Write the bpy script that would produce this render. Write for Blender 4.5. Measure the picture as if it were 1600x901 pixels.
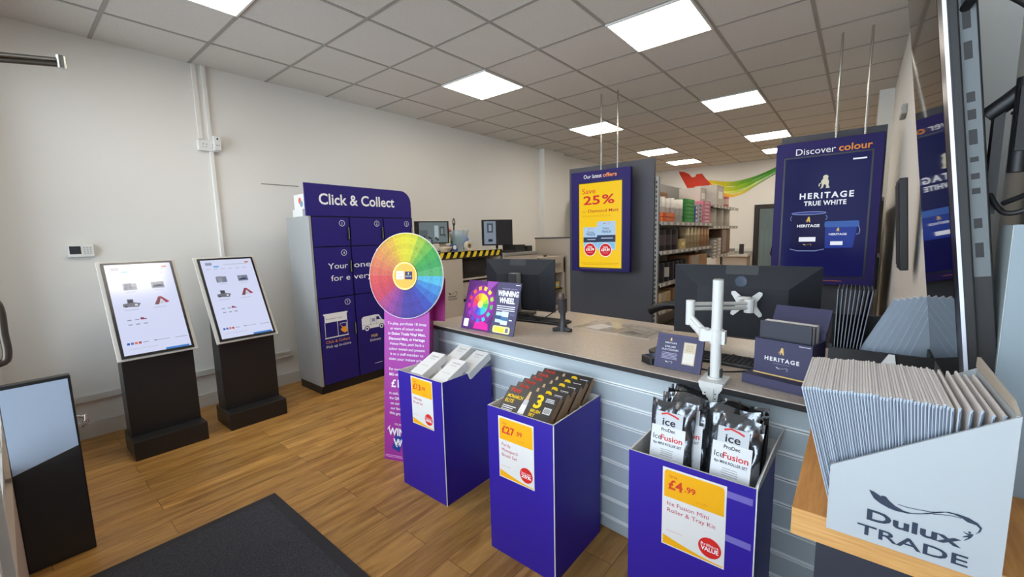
import bpy, bmesh, math, random
from mathutils import Vector, Matrix
random.seed(7)
for o in list(bpy.data.objects): bpy.data.objects.remove(o)
SC = bpy.context.scene
COL = SC.collection
PI = math.pi
def R(d): return math.radians(d)

# ------------------------------------------------------------------ camera, world, exposure
cam = bpy.data.cameras.new('camera'); cam_o = bpy.data.objects.new('camera', cam); COL.objects.link(cam_o)
cam.sensor_fit = 'HORIZONTAL'; cam.sensor_width = 36.0; cam.lens = 656.4*36/1600
cam.clip_start = .01
yaw, pit, rol = R(-39.48), R(-7.07), R(-1.36)
fw = Vector((math.sin(yaw)*math.cos(pit), math.cos(yaw)*math.cos(pit), math.sin(pit)))
rt0 = Vector((math.cos(yaw), -math.sin(yaw), 0)); up0 = rt0.cross(fw)
rt = math.cos(rol)*rt0 + math.sin(rol)*up0; up = -math.sin(rol)*rt0 + math.cos(rol)*up0
M = Matrix((rt, up, -fw)).transposed().to_4x4(); M.translation = Vector((0, 0, 1.457))
cam_o.matrix_world = M
SC.camera = cam_o
LAMP = 16.0            # radiance of the ceiling light diffusers
LAMP_COL = (1.0, .915, .80)
SKY = 5.9
SC.view_settings.view_transform = 'Standard'
try: SC.view_settings.look = 'None'
except Exception: pass
SC.view_settings.gamma = 1; SC.view_settings.use_curve_mapping = False
SC.view_settings.exposure = 0.0
w = bpy.data.worlds.new('sky'); SC.world = w; w.use_nodes = True
bg = w.node_tree.nodes['Background']; bg.inputs[0].default_value = (.76, .88, 1.0, 1); bg.inputs[1].default_value = SKY

# ------------------------------------------------------------------ materials
def lin(c):
    return tuple(((x/255)/12.92 if x/255 <= .04045 else ((x/255+.055)/1.055)**2.4) for x in c)
MATS = {}
def mat(name, rgb, rough=.5, metal=0, spec=.5, emit=0, bump=0, bscale=200, var=0, vscale=8, coat=0, coat_rough=.05, trans=0, alpha=1):
    if name in MATS: return MATS[name]
    m = bpy.data.materials.new(name); m.use_nodes = True; MATS[name] = m
    nt = m.node_tree; b = nt.nodes['Principled BSDF']
    c = lin(rgb)+(1,)
    b.inputs['Base Color'].default_value = c
    b.inputs['Roughness'].default_value = rough; b.inputs['Metallic'].default_value = metal
    b.inputs['Specular IOR Level'].default_value = spec
    b.inputs['Coat Weight'].default_value = coat; b.inputs['Coat Roughness'].default_value = coat_rough
    b.inputs['Transmission Weight'].default_value = trans; b.inputs['Alpha'].default_value = alpha
    if emit:
        b.inputs['Emission Color'].default_value = c; b.inputs['Emission Strength'].default_value = emit
    if bump or var:
        tc = nt.nodes.new('ShaderNodeTexCoord')
        if bump:
            n = nt.nodes.new('ShaderNodeTexNoise'); n.inputs['Scale'].default_value = bscale; n.inputs['Detail'].default_value = 4
            nt.links.new(tc.outputs['Object'], n.inputs['Vector'])
            bp = nt.nodes.new('ShaderNodeBump'); bp.inputs['Strength'].default_value = bump; bp.inputs['Distance'].default_value = .01
            nt.links.new(n.outputs['Fac'], bp.inputs['Height']); nt.links.new(bp.outputs['Normal'], b.inputs['Normal'])
        if var:
            n2 = nt.nodes.new('ShaderNodeTexNoise'); n2.inputs['Scale'].default_value = vscale; n2.inputs['Detail'].default_value = 5
            nt.links.new(tc.outputs['Object'], n2.inputs['Vector'])
            hsv = nt.nodes.new('ShaderNodeHueSaturation'); hsv.inputs['Color'].default_value = c
            mr = nt.nodes.new('ShaderNodeMapRange'); mr.inputs[1].default_value = .3; mr.inputs[2].default_value = .7
            mr.inputs[3].default_value = 1-var; mr.inputs[4].default_value = 1+var
            nt.links.new(n2.outputs['Fac'], mr.inputs[0]); nt.links.new(mr.outputs[0], hsv.inputs['Value'])
            nt.links.new(hsv.outputs[0], b.inputs['Base Color'])
    return m
def ink(r, g, b, emit=0):      # flat printing ink / screen pixel colour
    return mat('ink_%d_%d_%d_%s' % (r, g, b, emit), (r, g, b), .55, emit=emit, spec=.3)
SPEC = [.5]
def scr(r, g, b, e=1.0):       # pixel of a lit screen
    nm = 'screen_%d_%d_%d_%s_%s' % (r, g, b, e, SPEC[0])
    if nm in MATS: return MATS[nm]
    m = mat(nm, (r, g, b), .16, spec=SPEC[0], emit=e)
    m.node_tree.nodes['Principled BSDF'].inputs['Base Color'].default_value = (.01, .01, .012, 1)
    m.node_tree.nodes['Principled BSDF'].inputs['Emission Color'].default_value = lin((r, g, b))+(1,)
    return m
def wood_mat(name, base, dark, scale, stretch, plank=None, rough=.45, rot=0, spec=.4):
    m = bpy.data.materials.new(name); m.use_nodes = True; MATS[name] = m
    nt = m.node_tree; N = nt.nodes; L = nt.links; b = N['Principled BSDF']
    tc = N.new('ShaderNodeTexCoord'); mp = N.new('ShaderNodeMapping'); L.new(tc.outputs['Object'], mp.inputs['Vector'])
    mp.inputs['Rotation'].default_value = (0, 0, rot)
    vec = mp.outputs['Vector']; rnd = None
    if plank:
        br = N.new('ShaderNodeTexBrick'); L.new(vec, br.inputs['Vector'])
        br.inputs['Scale'].default_value = 1; br.inputs['Brick Width'].default_value = plank[0]; br.inputs['Row Height'].default_value = plank[1]
        br.inputs['Mortar Size'].default_value = .0012; br.inputs['Mortar Smooth'].default_value = .1; br.offset = .37; br.offset_frequency = 2
        br.inputs['Color1'].default_value = (0, 0, 0, 1); br.inputs['Color2'].default_value = (1, 1, 1, 1); br.inputs['Mortar'].default_value = (.5, .5, .5, 1)
        br.inputs['Bias'].default_value = 0
        rnd = br.outputs['Color']
        sh = N.new('ShaderNodeVectorMath'); sh.operation = 'MULTIPLY_ADD'
        L.new(rnd, sh.inputs[0]); sh.inputs[1].default_value = (7.3, 3.1, 5.7); L.new(vec, sh.inputs[2]); vec = sh.outputs[0]
    st = N.new('ShaderNodeMapping'); st.inputs['Scale'].default_value = stretch; L.new(vec, st.inputs['Vector'])
    n1 = N.new('ShaderNodeTexNoise'); n1.inputs['Scale'].default_value = scale; n1.inputs['Detail'].default_value = 8; n1.inputs['Roughness'].default_value = .62; n1.inputs['Distortion'].default_value = .8
    L.new(st.outputs[0], n1.inputs['Vector'])
    cr = N.new('ShaderNodeValToRGB'); cr.color_ramp.elements[0].position = .32; cr.color_ramp.elements[1].position = .66
    cr.color_ramp.elements[0].color = lin(dark)+(1,); cr.color_ramp.elements[1].color = lin(base)+(1,)
    L.new(n1.outputs['Fac'], cr.inputs[0]); out = cr.outputs[0]
    if plank:
        hs = N.new('ShaderNodeHueSaturation'); mr = N.new('ShaderNodeMapRange'); mr.inputs[3].default_value = .82; mr.inputs[4].default_value = 1.12
        L.new(rnd, mr.inputs[0]); L.new(mr.outputs[0], hs.inputs['Value']); L.new(out, hs.inputs['Color'])
        mx = N.new('ShaderNodeMix'); mx.data_type = 'RGBA'; L.new(br.outputs['Fac'], mx.inputs['Factor']); L.new(hs.outputs[0], mx.inputs['A'])
        mx.inputs['B'].default_value = lin((92, 62, 30))+(1,); out = mx.outputs['Result']
    L.new(out, b.inputs['Base Color']); b.inputs['Roughness'].default_value = rough; b.inputs['Specular IOR Level'].default_value = spec
    bp = N.new('ShaderNodeBump'); bp.inputs['Strength'].default_value = .08; bp.inputs['Distance'].default_value = .003
    L.new(n1.outputs['Fac'], bp.inputs['Height']); L.new(bp.outputs[0], b.inputs['Normal'])
    return m
def speckle(name, c1, c2, scale, rough, bump=0, lo=.45, hi=.6, coat=0):
    m = bpy.data.materials.new(name); m.use_nodes = True; MATS[name] = m
    nt = m.node_tree; N = nt.nodes; L = nt.links; b = N['Principled BSDF']
    tc = N.new('ShaderNodeTexCoord'); n = N.new('ShaderNodeTexNoise'); n.inputs['Scale'].default_value = scale; n.inputs['Detail'].default_value = 6; n.inputs['Roughness'].default_value = .7
    L.new(tc.outputs['Object'], n.inputs['Vector']); cr = N.new('ShaderNodeValToRGB')
    cr.color_ramp.elements[0].position = lo; cr.color_ramp.elements[1].position = hi
    cr.color_ramp.elements[0].color = lin(c1)+(1,); cr.color_ramp.elements[1].color = lin(c2)+(1,)
    L.new(n.outputs['Fac'], cr.inputs[0]); L.new(cr.outputs[0], b.inputs['Base Color']); b.inputs['Roughness'].default_value = rough
    b.inputs['Coat Weight'].default_value = coat
    if bump:
        bp = N.new('ShaderNodeBump'); bp.inputs['Strength'].default_value = bump; bp.inputs['Distance'].default_value = .004
        L.new(n.outputs['Fac'], bp.inputs['Height']); L.new(bp.outputs[0], b.inputs['Normal'])
    return m

M_WALL = mat('wall_paint', (226, 224, 218), .75, bump=.05, bscale=90, spec=.2)
M_CEIL = speckle('ceiling_tile', (194, 189, 181), (212, 206, 198), 260, .9, .25)
M_BAR = mat('ceiling_bar', (150, 145, 138), .6)
M_FLOOR = wood_mat('oak_plank', (198, 150, 82), (140, 96, 42), 4, (.55, 4.2, 1), plank=(1.15, .152), rough=.38, rot=R(90), spec=.4)
M_OAK = wood_mat('oak_board', (214, 154, 84), (190, 126, 60), 9, (9, .8, 9), rough=.5)
M_OAKF = wood_mat('oak_board_edge', (220, 170, 104), (200, 144, 80), 9, (.8, 9, 22), rough=.5)
M_TRIM = mat('white_trim', (206, 204, 198), .5)
M_WORK = speckle('worktop_laminate', (172, 158, 144), (192, 178, 163), 60, .32, 0, .35, .65)
M_BLACK = mat('black_plastic', (22, 22, 24), .45, bump=.05, bscale=400)
M_BLK2 = mat('black_gloss', (12, 12, 14), .12)
M_KIOSK = mat('black_powder_coat', (34, 32, 32), .42, bump=.03, bscale=300)
M_DARK = mat('dark_grey_panel', (62, 64, 72), .55, bump=.04, bscale=200)
M_SILV = mat('silver_slatwall', (184, 195, 199), .42)
M_ALU = mat('aluminium', (205, 212, 214), .3, metal=.9)
M_INS = mat('slat_insert', (246, 250, 250), .3)
M_STEEL = mat('steel', (190, 190, 186), .25, metal=1)
M_LOCK = mat('locker_side_silver', (172, 174, 174), .42, metal=.35)
M_PURP = mat('deep_purple', (38, 29, 112), .5, spec=.3)
M_PURP2 = mat('screen_frame_purple', (32, 21, 90), .5, spec=.25)
M_BIN = mat('bin_blue', (46, 26, 152), .45, spec=.4)
M_WHITE = mat('white_card', (226, 224, 220), .6)
M_KRAFT = mat('kraft_card', (152, 122, 90), .7, var=.08, vscale=20)
M_GREY = mat('grey_metal', (150, 150, 146), .5)
M_WP = mat('white_plastic', (222, 222, 218), .4)
M_INK = ink(240, 240, 242); M_ORG = ink(240, 160, 50); M_GOLDI = ink(232, 196, 120)
M_NAVY = mat('navy_card', (64, 62, 92), .6)
M_RUB = mat('mat_rubber', (34, 34, 38), .7)
M_MAT = speckle('mat_pile', (44, 45, 50), (70, 71, 76), 180, .95, .6)
M_CHROME = mat('chrome', (220, 220, 220), .12, metal=1)
M_LAMP = mat('lamp_diffuser', (255, 255, 255), .5)
_b = M_LAMP.node_tree.nodes['Principled BSDF']; _b.inputs['Emission Color'].default_value = LAMP_COL+(1,); _b.inputs['Emission Strength'].default_value = LAMP
def glass_mat():
    m = bpy.data.materials.new('window_glass'); m.use_nodes = True; nt = m.node_tree; N = nt.nodes
    for n in list(N): N.remove(n)
    o = N.new('ShaderNodeOutputMaterial'); t = N.new('ShaderNodeBsdfTransparent'); g = N.new('ShaderNodeBsdfGlossy'); g.inputs['Roughness'].default_value = .02
    f = N.new('ShaderNodeFresnel'); f.inputs[0].default_value = 1.45; mx = N.new('ShaderNodeMixShader')
    nt.links.new(f.outputs[0], mx.inputs[0]); nt.links.new(t.outputs[0], mx.inputs[1]); nt.links.new(g.outputs[0], mx.inputs[2]); nt.links.new(mx.outputs[0], o.inputs[0])
    return m
M_GLASS = glass_mat()
def film_mat(name, tint, fac):
    m = bpy.data.materials.new(name); m.use_nodes = True; nt = m.node_tree; N = nt.nodes
    b = N['Principled BSDF']; b.inputs['Base Color'].default_value = lin(tint)+(1,); b.inputs['Roughness'].default_value = .25
    t = N.new('ShaderNodeBsdfTransparent'); mx = N.new('ShaderNodeMixShader'); mx.inputs[0].default_value = fac
    nt.links.new(t.outputs[0], mx.inputs[1]); nt.links.new(b.outputs[0], mx.inputs[2]); nt.links.new(mx.outputs[0], N['Material Output'].inputs[0])
    return m
M_FILM = film_mat('clear_plastic', (200, 215, 225), .35)

# ------------------------------------------------------------------ mesh helpers
class Fr:                       # a plane frame: origin, right, up, normal
    def __init__(s, o, u, v):
        s.o = Vector(o); s.u = Vector(u).normalized(); s.v = Vector(v).normalized(); s.n = s.u.cross(s.v).normalized()
        s.v = s.n.cross(s.u)
    def p(s, a, b, c=0): return s.o + s.u*a + s.v*b + s.n*c
    def sub(s, a, b, c=0): return Fr(s.p(a, b, c), s.u, s.v)
TXT = {}
def text_geo(s, bold, sp):
    k = (s, bold, sp)
    if k in TXT: return TXT[k]
    cu = bpy.data.curves.new('t', 'FONT'); cu.body = s; cu.size = 1; cu.offset = bold; cu.space_character = sp; cu.resolution_u = 3
    cu.fill_mode = 'FRONT' if hasattr(cu, 'fill_mode') else cu.fill_mode
    ob = bpy.data.objects.new('t', cu)
    me = bpy.data.meshes.new_from_object(ob)
    vs = [(v.co.x, v.co.y) for v in me.vertices]; fs = [tuple(p.vertices) for p in me.polygons]
    bpy.data.objects.remove(ob); bpy.data.curves.remove(cu); bpy.data.meshes.remove(me)
    TXT[k] = (vs, fs); return TXT[k]
class MB:
    def __init__(s): s.v = []; s.f = []; s.fm = []; s.m = []; s.sm = []
    def mi(s, m):
        if m not in s.m: s.m.append(m)
        return s.m.index(m)
    def add(s, vs, fs, m, smooth=False):
        k = len(s.v); i = s.mi(m); s.v += [Vector(v) for v in vs]
        for f in fs: s.f.append(tuple(k+j for j in f)); s.fm.append(i); s.sm.append(smooth)
    def box(s, x0, x1, y0, y1, z0, z1, m, T=None):
        vs = [Vector((x, y, z)) for z in (z0, z1) for y in (y0, y1) for x in (x0, x1)]
        if T is not None: vs = [T @ v for v in vs]
        s.add(vs, [(0, 2, 3, 1), (4, 5, 7, 6), (0, 1, 5, 4), (2, 6, 7, 3), (0, 4, 6, 2), (1, 3, 7, 5)], m)
    def rbox(s, x0, x1, y0, y1, z0, z1, r, m, T=None, n=4):     # box with rounded vertical edges
        pts = []
        for cx, cy, a0 in ((x1-r, y1-r, 0), (x0+r, y1-r, 90), (x0+r, y0+r, 180), (x1-r, y0+r, 270)):
            for i in range(n+1):
                a = R(a0+90*i/n); pts.append((cx+r*math.cos(a), cy+r*math.sin(a)))
        s.prism(pts, Fr((0, 0, z0), (1, 0, 0), (0, 1, 0)), z1-z0, m, T)
    def prism(s, pts, F, d, m, T=None, back=None):
        n = len(pts)
        area = sum(pts[i][0]*pts[(i+1) % n][1]-pts[(i+1) % n][0]*pts[i][1] for i in range(n))
        if area < 0: pts = pts[::-1]
        vs = [F.p(a, b, 0) for a, b in pts]+[F.p(a, b, d) for a, b in pts]
        if T is not None: vs = [T @ v for v in vs]
        s.add(vs, [tuple(range(n, 2*n))], m); s.add(vs, [tuple(range(n))[::-1]], back or m)
        s.add(vs, [(i, (i+1) % n, n+(i+1) % n, n+i) for i in range(n)], back or m)
    def poly(s, F, pts, m, c=.0006):
        n = len(pts); area = sum(pts[i][0]*pts[(i+1) % n][1]-pts[(i+1) % n][0]*pts[i][1] for i in range(n))
        if area < 0: pts = pts[::-1]
        s.add([F.p(a, b, c) for a, b in pts], [tuple(range(n))], m)
    def rect(s, F, a0, b0, a1, b1, m, c=.0006): s.poly(F, [(a0, b0), (a1, b0), (a1, b1), (a0, b1)], m, c)
    def rrect(s, F, a0, b0, a1, b1, r, m, c=.0006, corners=(1, 1, 1, 1)):
        pts = []
        for (ca, cb, t0, on, pa, pb) in ((a1, b1, 0, corners[0], -1, -1), (a0, b1, 90, corners[1], 1, -1), (a0, b0, 180, corners[2], 1, 1), (a1, b0, 270, corners[3], -1, 1)):
            if not on: pts.append((ca, cb)); continue
            for i in range(7):
                t = R(t0+15*i); pts.append((ca+pa*r+r*math.cos(t), cb+pb*r+r*math.sin(t)))
        s.poly(F, pts, m, c)
    def disc(s, F, a, b, r, m, c=.0006, n=32, ry=None):
        ry = ry or r
        s.poly(F, [(a+r*math.cos(2*PI*i/n), b+ry*math.sin(2*PI*i/n)) for i in range(n)], m, c)
    def ring(s, F, a, b, r0, r1, m, c=.0006, n=32, t0=0, t1=360):
        vs = []; fs = []
        for i in range(n+1):
            t = R(t0+(t1-t0)*i/n)
            vs += [F.p(a+r0*math.cos(t), b+r0*math.sin(t), c), F.p(a+r1*math.cos(t), b+r1*math.sin(t), c)]
        for i in range(n): fs.append((2*i, 2*i+1, 2*i+3, 2*i+2))
        s.add(vs, fs, m)
    def stroke(s, F, pts, wd, m, c=.0006, closed=False):   # flat line of given width
        P = [Vector(p) for p in pts]; n = len(P); L = []; Rr = []
        for i in range(n):
            a = P[i-1] if (i or closed) else P[i]; b = P[(i+1) % n] if (i < n-1 or closed) else P[i]
            d = (b-a).normalized() if (b-a).length else Vector((1, 0)); nn = Vector((-d.y, d.x))*wd/2
            L.append(P[i]+nn); Rr.append(P[i]-nn)
        vs = [F.p(p.x, p.y, c) for p in L]+[F.p(p.x, p.y, c) for p in Rr]
        fs = [(n+i, n+(i+1) % n, (i+1) % n, i) for i in range(n if closed else n-1)]
        s.add(vs, fs, m)
    def text(s, F, t, a, b, h, m, c=.0009, al='L', bold=0, sp=1, wx=1, fit=None):
        vs, fs = text_geo(t, bold, sp)
        if not vs: return
        k = h/.70; x0 = min(v[0] for v in vs); x1 = max(v[0] for v in vs)
        kx = k*wx
        if fit: kx = fit/(x1-x0)
        off = {'L': x0, 'C': (x0+x1)/2, 'R': x1}[al]
        s.add([F.p(a+(x-off)*kx, b+y*k, c) for x, y in vs], fs, m)
    def lines(s, F, a, b, wd, n, h, gap, m, c=.0008, al='L'):   # rows of print too small to read
        for i in range(n):
            q = wd*(.78+.22*random.random()); x = a if al == 'L' else a-q/2
            s.rect(F, x, b-i*gap, x+q, b-i*gap+h, m, c)
    def cyl(s, p0, p1, r0, r1, m, n=20, caps=True, smooth=True):
        p0, p1 = Vector(p0), Vector(p1); d = (p1-p0).normalized(); a = d.orthogonal().normalized(); b = d.cross(a)
        vs = []
        for p, r in ((p0, r0), (p1, r1)): vs += [p+(a*math.cos(2*PI*i/n)+b*math.sin(2*PI*i/n))*r for i in range(n)]
        s.add(vs, [(i, (i+1) % n, n+(i+1) % n, n+i) for i in range(n)], m, smooth)
        if caps: s.add(vs, [tuple(range(n))[::-1], tuple(range(n, 2*n))], m)
    def tube(s, pts, r, m, n=10, sub=6):
        P = [Vector(p) for p in pts]
        if sub > 1 and len(P) > 2:
            Q = []
            for i in range(len(P)-1):
                a, b, c, d = P[max(i-1, 0)], P[i], P[i+1], P[min(i+2, len(P)-1)]
                for j in range(sub):
                    t = j/sub; Q.append(.5*((2*b)+(c-a)*t+(2*a-5*b+4*c-d)*t*t+(3*b-a-3*c+d)*t**3))
            Q.append(P[-1]); P = Q
        rr = r if isinstance(r, (list, tuple)) else None
        vs = []; ref = None
        for i, p in enumerate(P):
            d = (P[min(i+1, len(P)-1)]-P[max(i-1, 0)]).normalized()
            if ref is None: ref = d.orthogonal().normalized()
            ref = (ref-d*ref.dot(d)).normalized(); b = d.cross(ref)
            q = (rr[0]+(rr[1]-rr[0])*i/(len(P)-1)) if rr else r
            vs += [p+(ref*math.cos(2*PI*k/n)+b*math.sin(2*PI*k/n))*q for k in range(n)]
        fs = [(i*n+k, i*n+(k+1) % n, (i+1)*n+(k+1) % n, (i+1)*n+k) for i in range(len(P)-1) for k in range(n)]
        s.add(vs, fs, m, True); s.add(vs, [tuple(range(n))[::-1], tuple(range(len(vs)-n, len(vs)))], m)
    def lathe(s, prof, m, n=28, at=(0, 0, 0), T=None):
        vs = []
        for r, z in prof: vs += [Vector((at[0]+r*math.cos(2*PI*i/n), at[1]+r*math.sin(2*PI*i/n), at[2]+z)) for i in range(n)]
        if T is not None: vs = [T @ v for v in vs]
        s.add(vs, [(k*n+i, k*n+(i+1) % n, (k+1)*n+(i+1) % n, (k+1)*n+i) for k in range(len(prof)-1) for i in range(n)], m, True)
        if prof[0][0] > 0: s.add(vs, [tuple(range(n))[::-1]], m)
        if prof[-1][0] > 0: s.add(vs, [tuple(range(len(vs)-n, len(vs)))], m)
    def build(s, name, parent=None, world=False, bevel=0, label=None):
        me = bpy.data.meshes.new(name)
        vs = s.v
        if world and parent is not None:
            W = parent.matrix_basis; 
            if parent.parent: W = parent.parent.matrix_basis @ W
            W = W.inverted(); vs = [W @ v for v in vs]
        me.from_pydata([tuple(v) for v in vs], [], s.f)
        for m in s.m: me.materials.append(m)
        me.polygons.foreach_set('material_index', s.fm); me.polygons.foreach_set('use_smooth', s.sm); me.update()
        o = bpy.data.objects.new(name, me); COL.objects.link(o)
        if parent is not None: o.parent = parent
        if bevel:
            b = o.modifiers.new('bevel', 'BEVEL'); b.width = bevel; b.segments = 2; b.limit_method = 'ANGLE'; b.angle_limit = R(40)
        if label: o['label'] = label
        return o
def tag(o, label, cat, group=None):
    o['label'] = label; o['category'] = cat
    if group: o['group'] = group
    return o
def thing(name, label, cat, loc=(0, 0, 0), rz=0, group=None, mtx=None):
    o = bpy.data.objects.new(name, None); COL.objects.link(o); o.empty_display_size = .05
    if mtx is not None: o.matrix_basis = mtx
    else: o.matrix_basis = Matrix.Translation(Vector(loc)) @ Matrix.Rotation(rz, 4, 'Z')
    return tag(o, label, cat, group)
def kids(o): return [c for c in COL.objects if c.parent == o]
def dup(root, mtx, label=None, group=None):
    def cp(o, par):
        c = o.copy(); COL.objects.link(c); c.parent = par
        for ch in kids(o): cp(ch, c)
        return c
    r = cp(root, None); r.matrix_basis = mtx
    if label: r['label'] = label
    if group: r['group'] = group
    return r
def TM(loc, rz=0, rx=0, ry=0):
    return Matrix.Translation(Vector(loc)) @ Matrix.Rotation(rz, 4, 'Z') @ Matrix.Rotation(ry, 4, 'Y') @ Matrix.Rotation(rx, 4, 'X')
def struct(o): o['kind'] = 'structure'; return o

# emblem shapes shared by several printed things (unit space about 1 wide)
SW = [(215, 62), (262, 88), (292, 112), (325, 142), (340, 130), (372, 142), (405, 195), (460, 255), (530, 305), (600, 330), (680, 325), (760, 305), (830, 285), (900, 280), (980, 300), (1060, 335), (1130, 390), (1165, 445), (1155, 490), (1120, 525), (1140, 490), (1148, 450), (1120, 415), (1050, 385), (1010, 345), (940, 305), (880, 290), (820, 305), (740, 328), (660, 340), (570, 340), (470, 318), (400, 285), (320, 230), (265, 175), (235, 115)]
def unskew(p): return ((p[0]-130)/1035, -(p[1]-.31*(p[0]-215)-390)/1035)
def flourish(mb, F, a, b, wd, m, c=.0009):
    q = lambda P: [(a+unskew(p)[0]*wd, b+unskew(p)[1]*wd) for p in P]
    n = len(SW)
    top = SW[:20]; bot = SW[20:][::-1]         # quads between the upper and lower edge of the ribbon
    def at(P, t):
        x = t*(len(P)-1); i = min(int(x), len(P)-2); f = x-i
        return (P[i][0]*(1-f)+P[i+1][0]*f, P[i][1]*(1-f)+P[i+1][1]*f)
    mb.poly(F, q(SW), m, c)
    mb.stroke(F, q([(480, 230), (560, 262), (660, 282), (760, 296), (830, 298)]), .007*wd, m, c)
    mb.stroke(F, q([(780, 325), (860, 320), (940, 328), (1005, 348)]), .006*wd, m, c)
    h = q([(1078, 507)])[0]; mb.disc(F, h[0], h[1], .011*wd, m, c, 12)
    mb.poly(F, q([(1030, 500), (1055, 520), (1110, 525), (1098, 560), (1085, 580), (1045, 612), (1040, 606), (1068, 575), (1068, 565), (1030, 572), (1030, 564), (1072, 540), (1050, 528), (1030, 506)]), m, c)
def trade_logo(mb, F, a, b, wd, m, c=.0009):   # b = baseline of the lower word
    cap = .125*wd
    flourish(mb, F, a, b+.265*wd, wd, m, c)
    mb.text(F, 'Dulux', a+.08*wd, b+.205*wd, cap*1.05, m, c, bold=.03, fit=.79*wd)
    mb.text(F, 'TRADE', a+.0*wd, b, cap, m, c, bold=.015, fit=.93*wd)
def lion(mb, F, a, b, h, m, c=.0009):           # small seated-figure emblem
    k = h/10
    q = lambda P: [(a+x*k, b+y*k) for x, y in P]
    mb.disc(F, a+.2*k, b+8.4*k, 1.7*k, m, c, 14)
    mb.poly(F, q([(-1.4, 7.4), (1.5, 7.2), (2.4, 5), (2.2, 2.2), (3, .6), (2.6, 0), (.6, 0), (.9, 1.6), (.2, 3), (-.6, 3), (-1.2, .6), (-2, 0), (-3, 0), (-2.2, 1), (-2, 3.4), (-2.6, 5.4)]), m, c)
    mb.stroke(F, q([(-2.4, 4.2), (-3.6, 3.4), (-3.6, 1.6)]), .7*k, m, c)

# ------------------------------------------------------------------ room shell
XN = .325
XL, XR, YF, YB, ZC = -4.48, .215, -.07, 10.75, 2.98
def wallbox(name, *a, m=M_WALL):
    mb = MB(); mb.box(*a, m); return struct(mb.build(name))
wallbox('floor', XL-.12, XR+.3, -.3, YB+.12, -.08, 0, m=M_FLOOR)
wallbox('ceiling', XL-.12, XR+.3, -.3, YB+.12, ZC, ZC+.08, m=M_CEIL)
wallbox('wall_left', XL-.12, XL, -.3, YB, 0, ZC)
mb = MB(); mb.box(XR, XR+.24, 1.92, YB, 0, ZC, M_WALL); mb.box(XN, XN+.13, -.3, 1.92, 0, ZC, M_WALL); struct(mb.build('wall_right'))
# back wall with a doorway
DX0, DX1, DZ = -1.82, -.95, 2.02
mb = MB(); mb.box(XL, DX0, YB, YB+.12, 0, ZC, M_WALL); mb.box(DX1, XR, YB, YB+.12, 0, ZC, M_WALL); mb.box(DX0, DX1, YB, YB+.12, DZ, ZC, M_WALL)
struct(mb.build('wall_back'))
mb = MB(); fm = mat('door_frame_black', (38, 34, 32), .5)
mb.box(DX0, DX0+.085, YB-.03, YB+.1, 0, DZ, fm); mb.box(DX1-.085, DX1, YB-.03, YB+.1, 0, DZ, fm); mb.box(DX0+.085, DX1-.085, YB-.03, YB+.1, DZ-.085, DZ, fm)
struct(mb.build('door_1'))
# room beyond the back doorway
mb = MB(); hm = mat('back_room_wall', (150, 160, 160), .7)
mb.box(-2.6, .2, YB+1.6, YB+1.7, 0, ZC, hm); mb.box(-2.7, -2.6, YB+.12, YB+1.7, 0, ZC, hm); mb.box(.2, .3, YB+.12, YB+1.7, 0, ZC, hm); mb.box(-2.7, .3, YB+.12, YB+1.7, ZC, ZC+.08, M_CEIL); mb.box(-2.7, .3, YB+.12, YB+1.7, -.08, 0, M_FLOOR)
struct(mb.build('wall_back_room'))
# front wall: low wall, window, entrance door, window
WX0, WX1 = -4.35, -1.78
mb = MB(); tan = mat('front_wall_tan', (176, 158, 138), .7)
mb.box(XL, WX0, -.25, YF, 0, ZC, M_WALL); mb.box(WX0, WX1, -.25, YF, 0, .45, tan); mb.box(WX0, XN, -.25, YF, 2.72, ZC, M_WALL)
mb.box(-.8, XN, -.25, YF, 0, .55, M_WALL)
struct(mb.build('wall_front'))
def window(name, x0, x1, z0, z1, n):
    mb = MB(); y0, y1 = -.17, -.09
    mb.box(x0, x1, y0, y1, z0, z0+.06, M_TRIM); mb.box(x0, x1, y0, y1, z1-.06, z1, M_TRIM)
    for i in range(n+1):
        x = x0+(x1-x0-.05)*i/n; mb.box(x, x+.05, y0, y1, z0+.06, z1-.06, M_TRIM)
    o = struct(mb.build(name)); g = MB(); g.box(x0+.02, x1-.02, -.134, -.126, z0+.03, z1-.03, M_GLASS); g.build('pane', o)
window('window_1', WX0, WX1, .45, 2.72, 2); window('window_2', -.8, XN, .55, 2.72, 1)
mb = MB()
mb.box(WX1, WX1+.06, -.2, YF+.005, 0, 2.72, M_TRIM); mb.box(-.86, -.8, -.2, YF, 0, 2.72, M_TRIM); mb.box(WX1+.06, -.86, -.2, YF, 2.14, 2.2, M_TRIM); 
mb.box(WX1+.06, WX1+.15, -.14, -.085, .02, 2.13, M_TRIM); mb.box(-.95, -.87, -.14, -.085, .02, 2.13, M_TRIM); mb.box(WX1+.15, -.95, -.14, -.085, .02, .2, M_TRIM); mb.box(WX1+.15, -.95, -.14, -.085, 2.04, 2.13, M_TRIM)
d2 = struct(mb.build('door_2'))
g = MB(); g.box(WX1+.13, -.93, -.118, -.108, .18, 2.06, M_GLASS); g.box(WX1+.06, -.86, -.14, -.13, 2.2, 2.72, M_GLASS); g.build('pane', d2)
h = MB(); h.tube([(-1.62, -.1, 1.33), (-1.62, -.028, 1.33), (-1.62, -.013, 1.312), (-1.62, -.013, 1.25), (-1.62, -.013, 1.195), (-1.62, -.028, 1.175), (-1.62, -.1, 1.175)], .009, mat('dark_bronze', (96, 88, 80), .35, metal=.8), 10, 4); h.build('pull_handle', d2)
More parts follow.
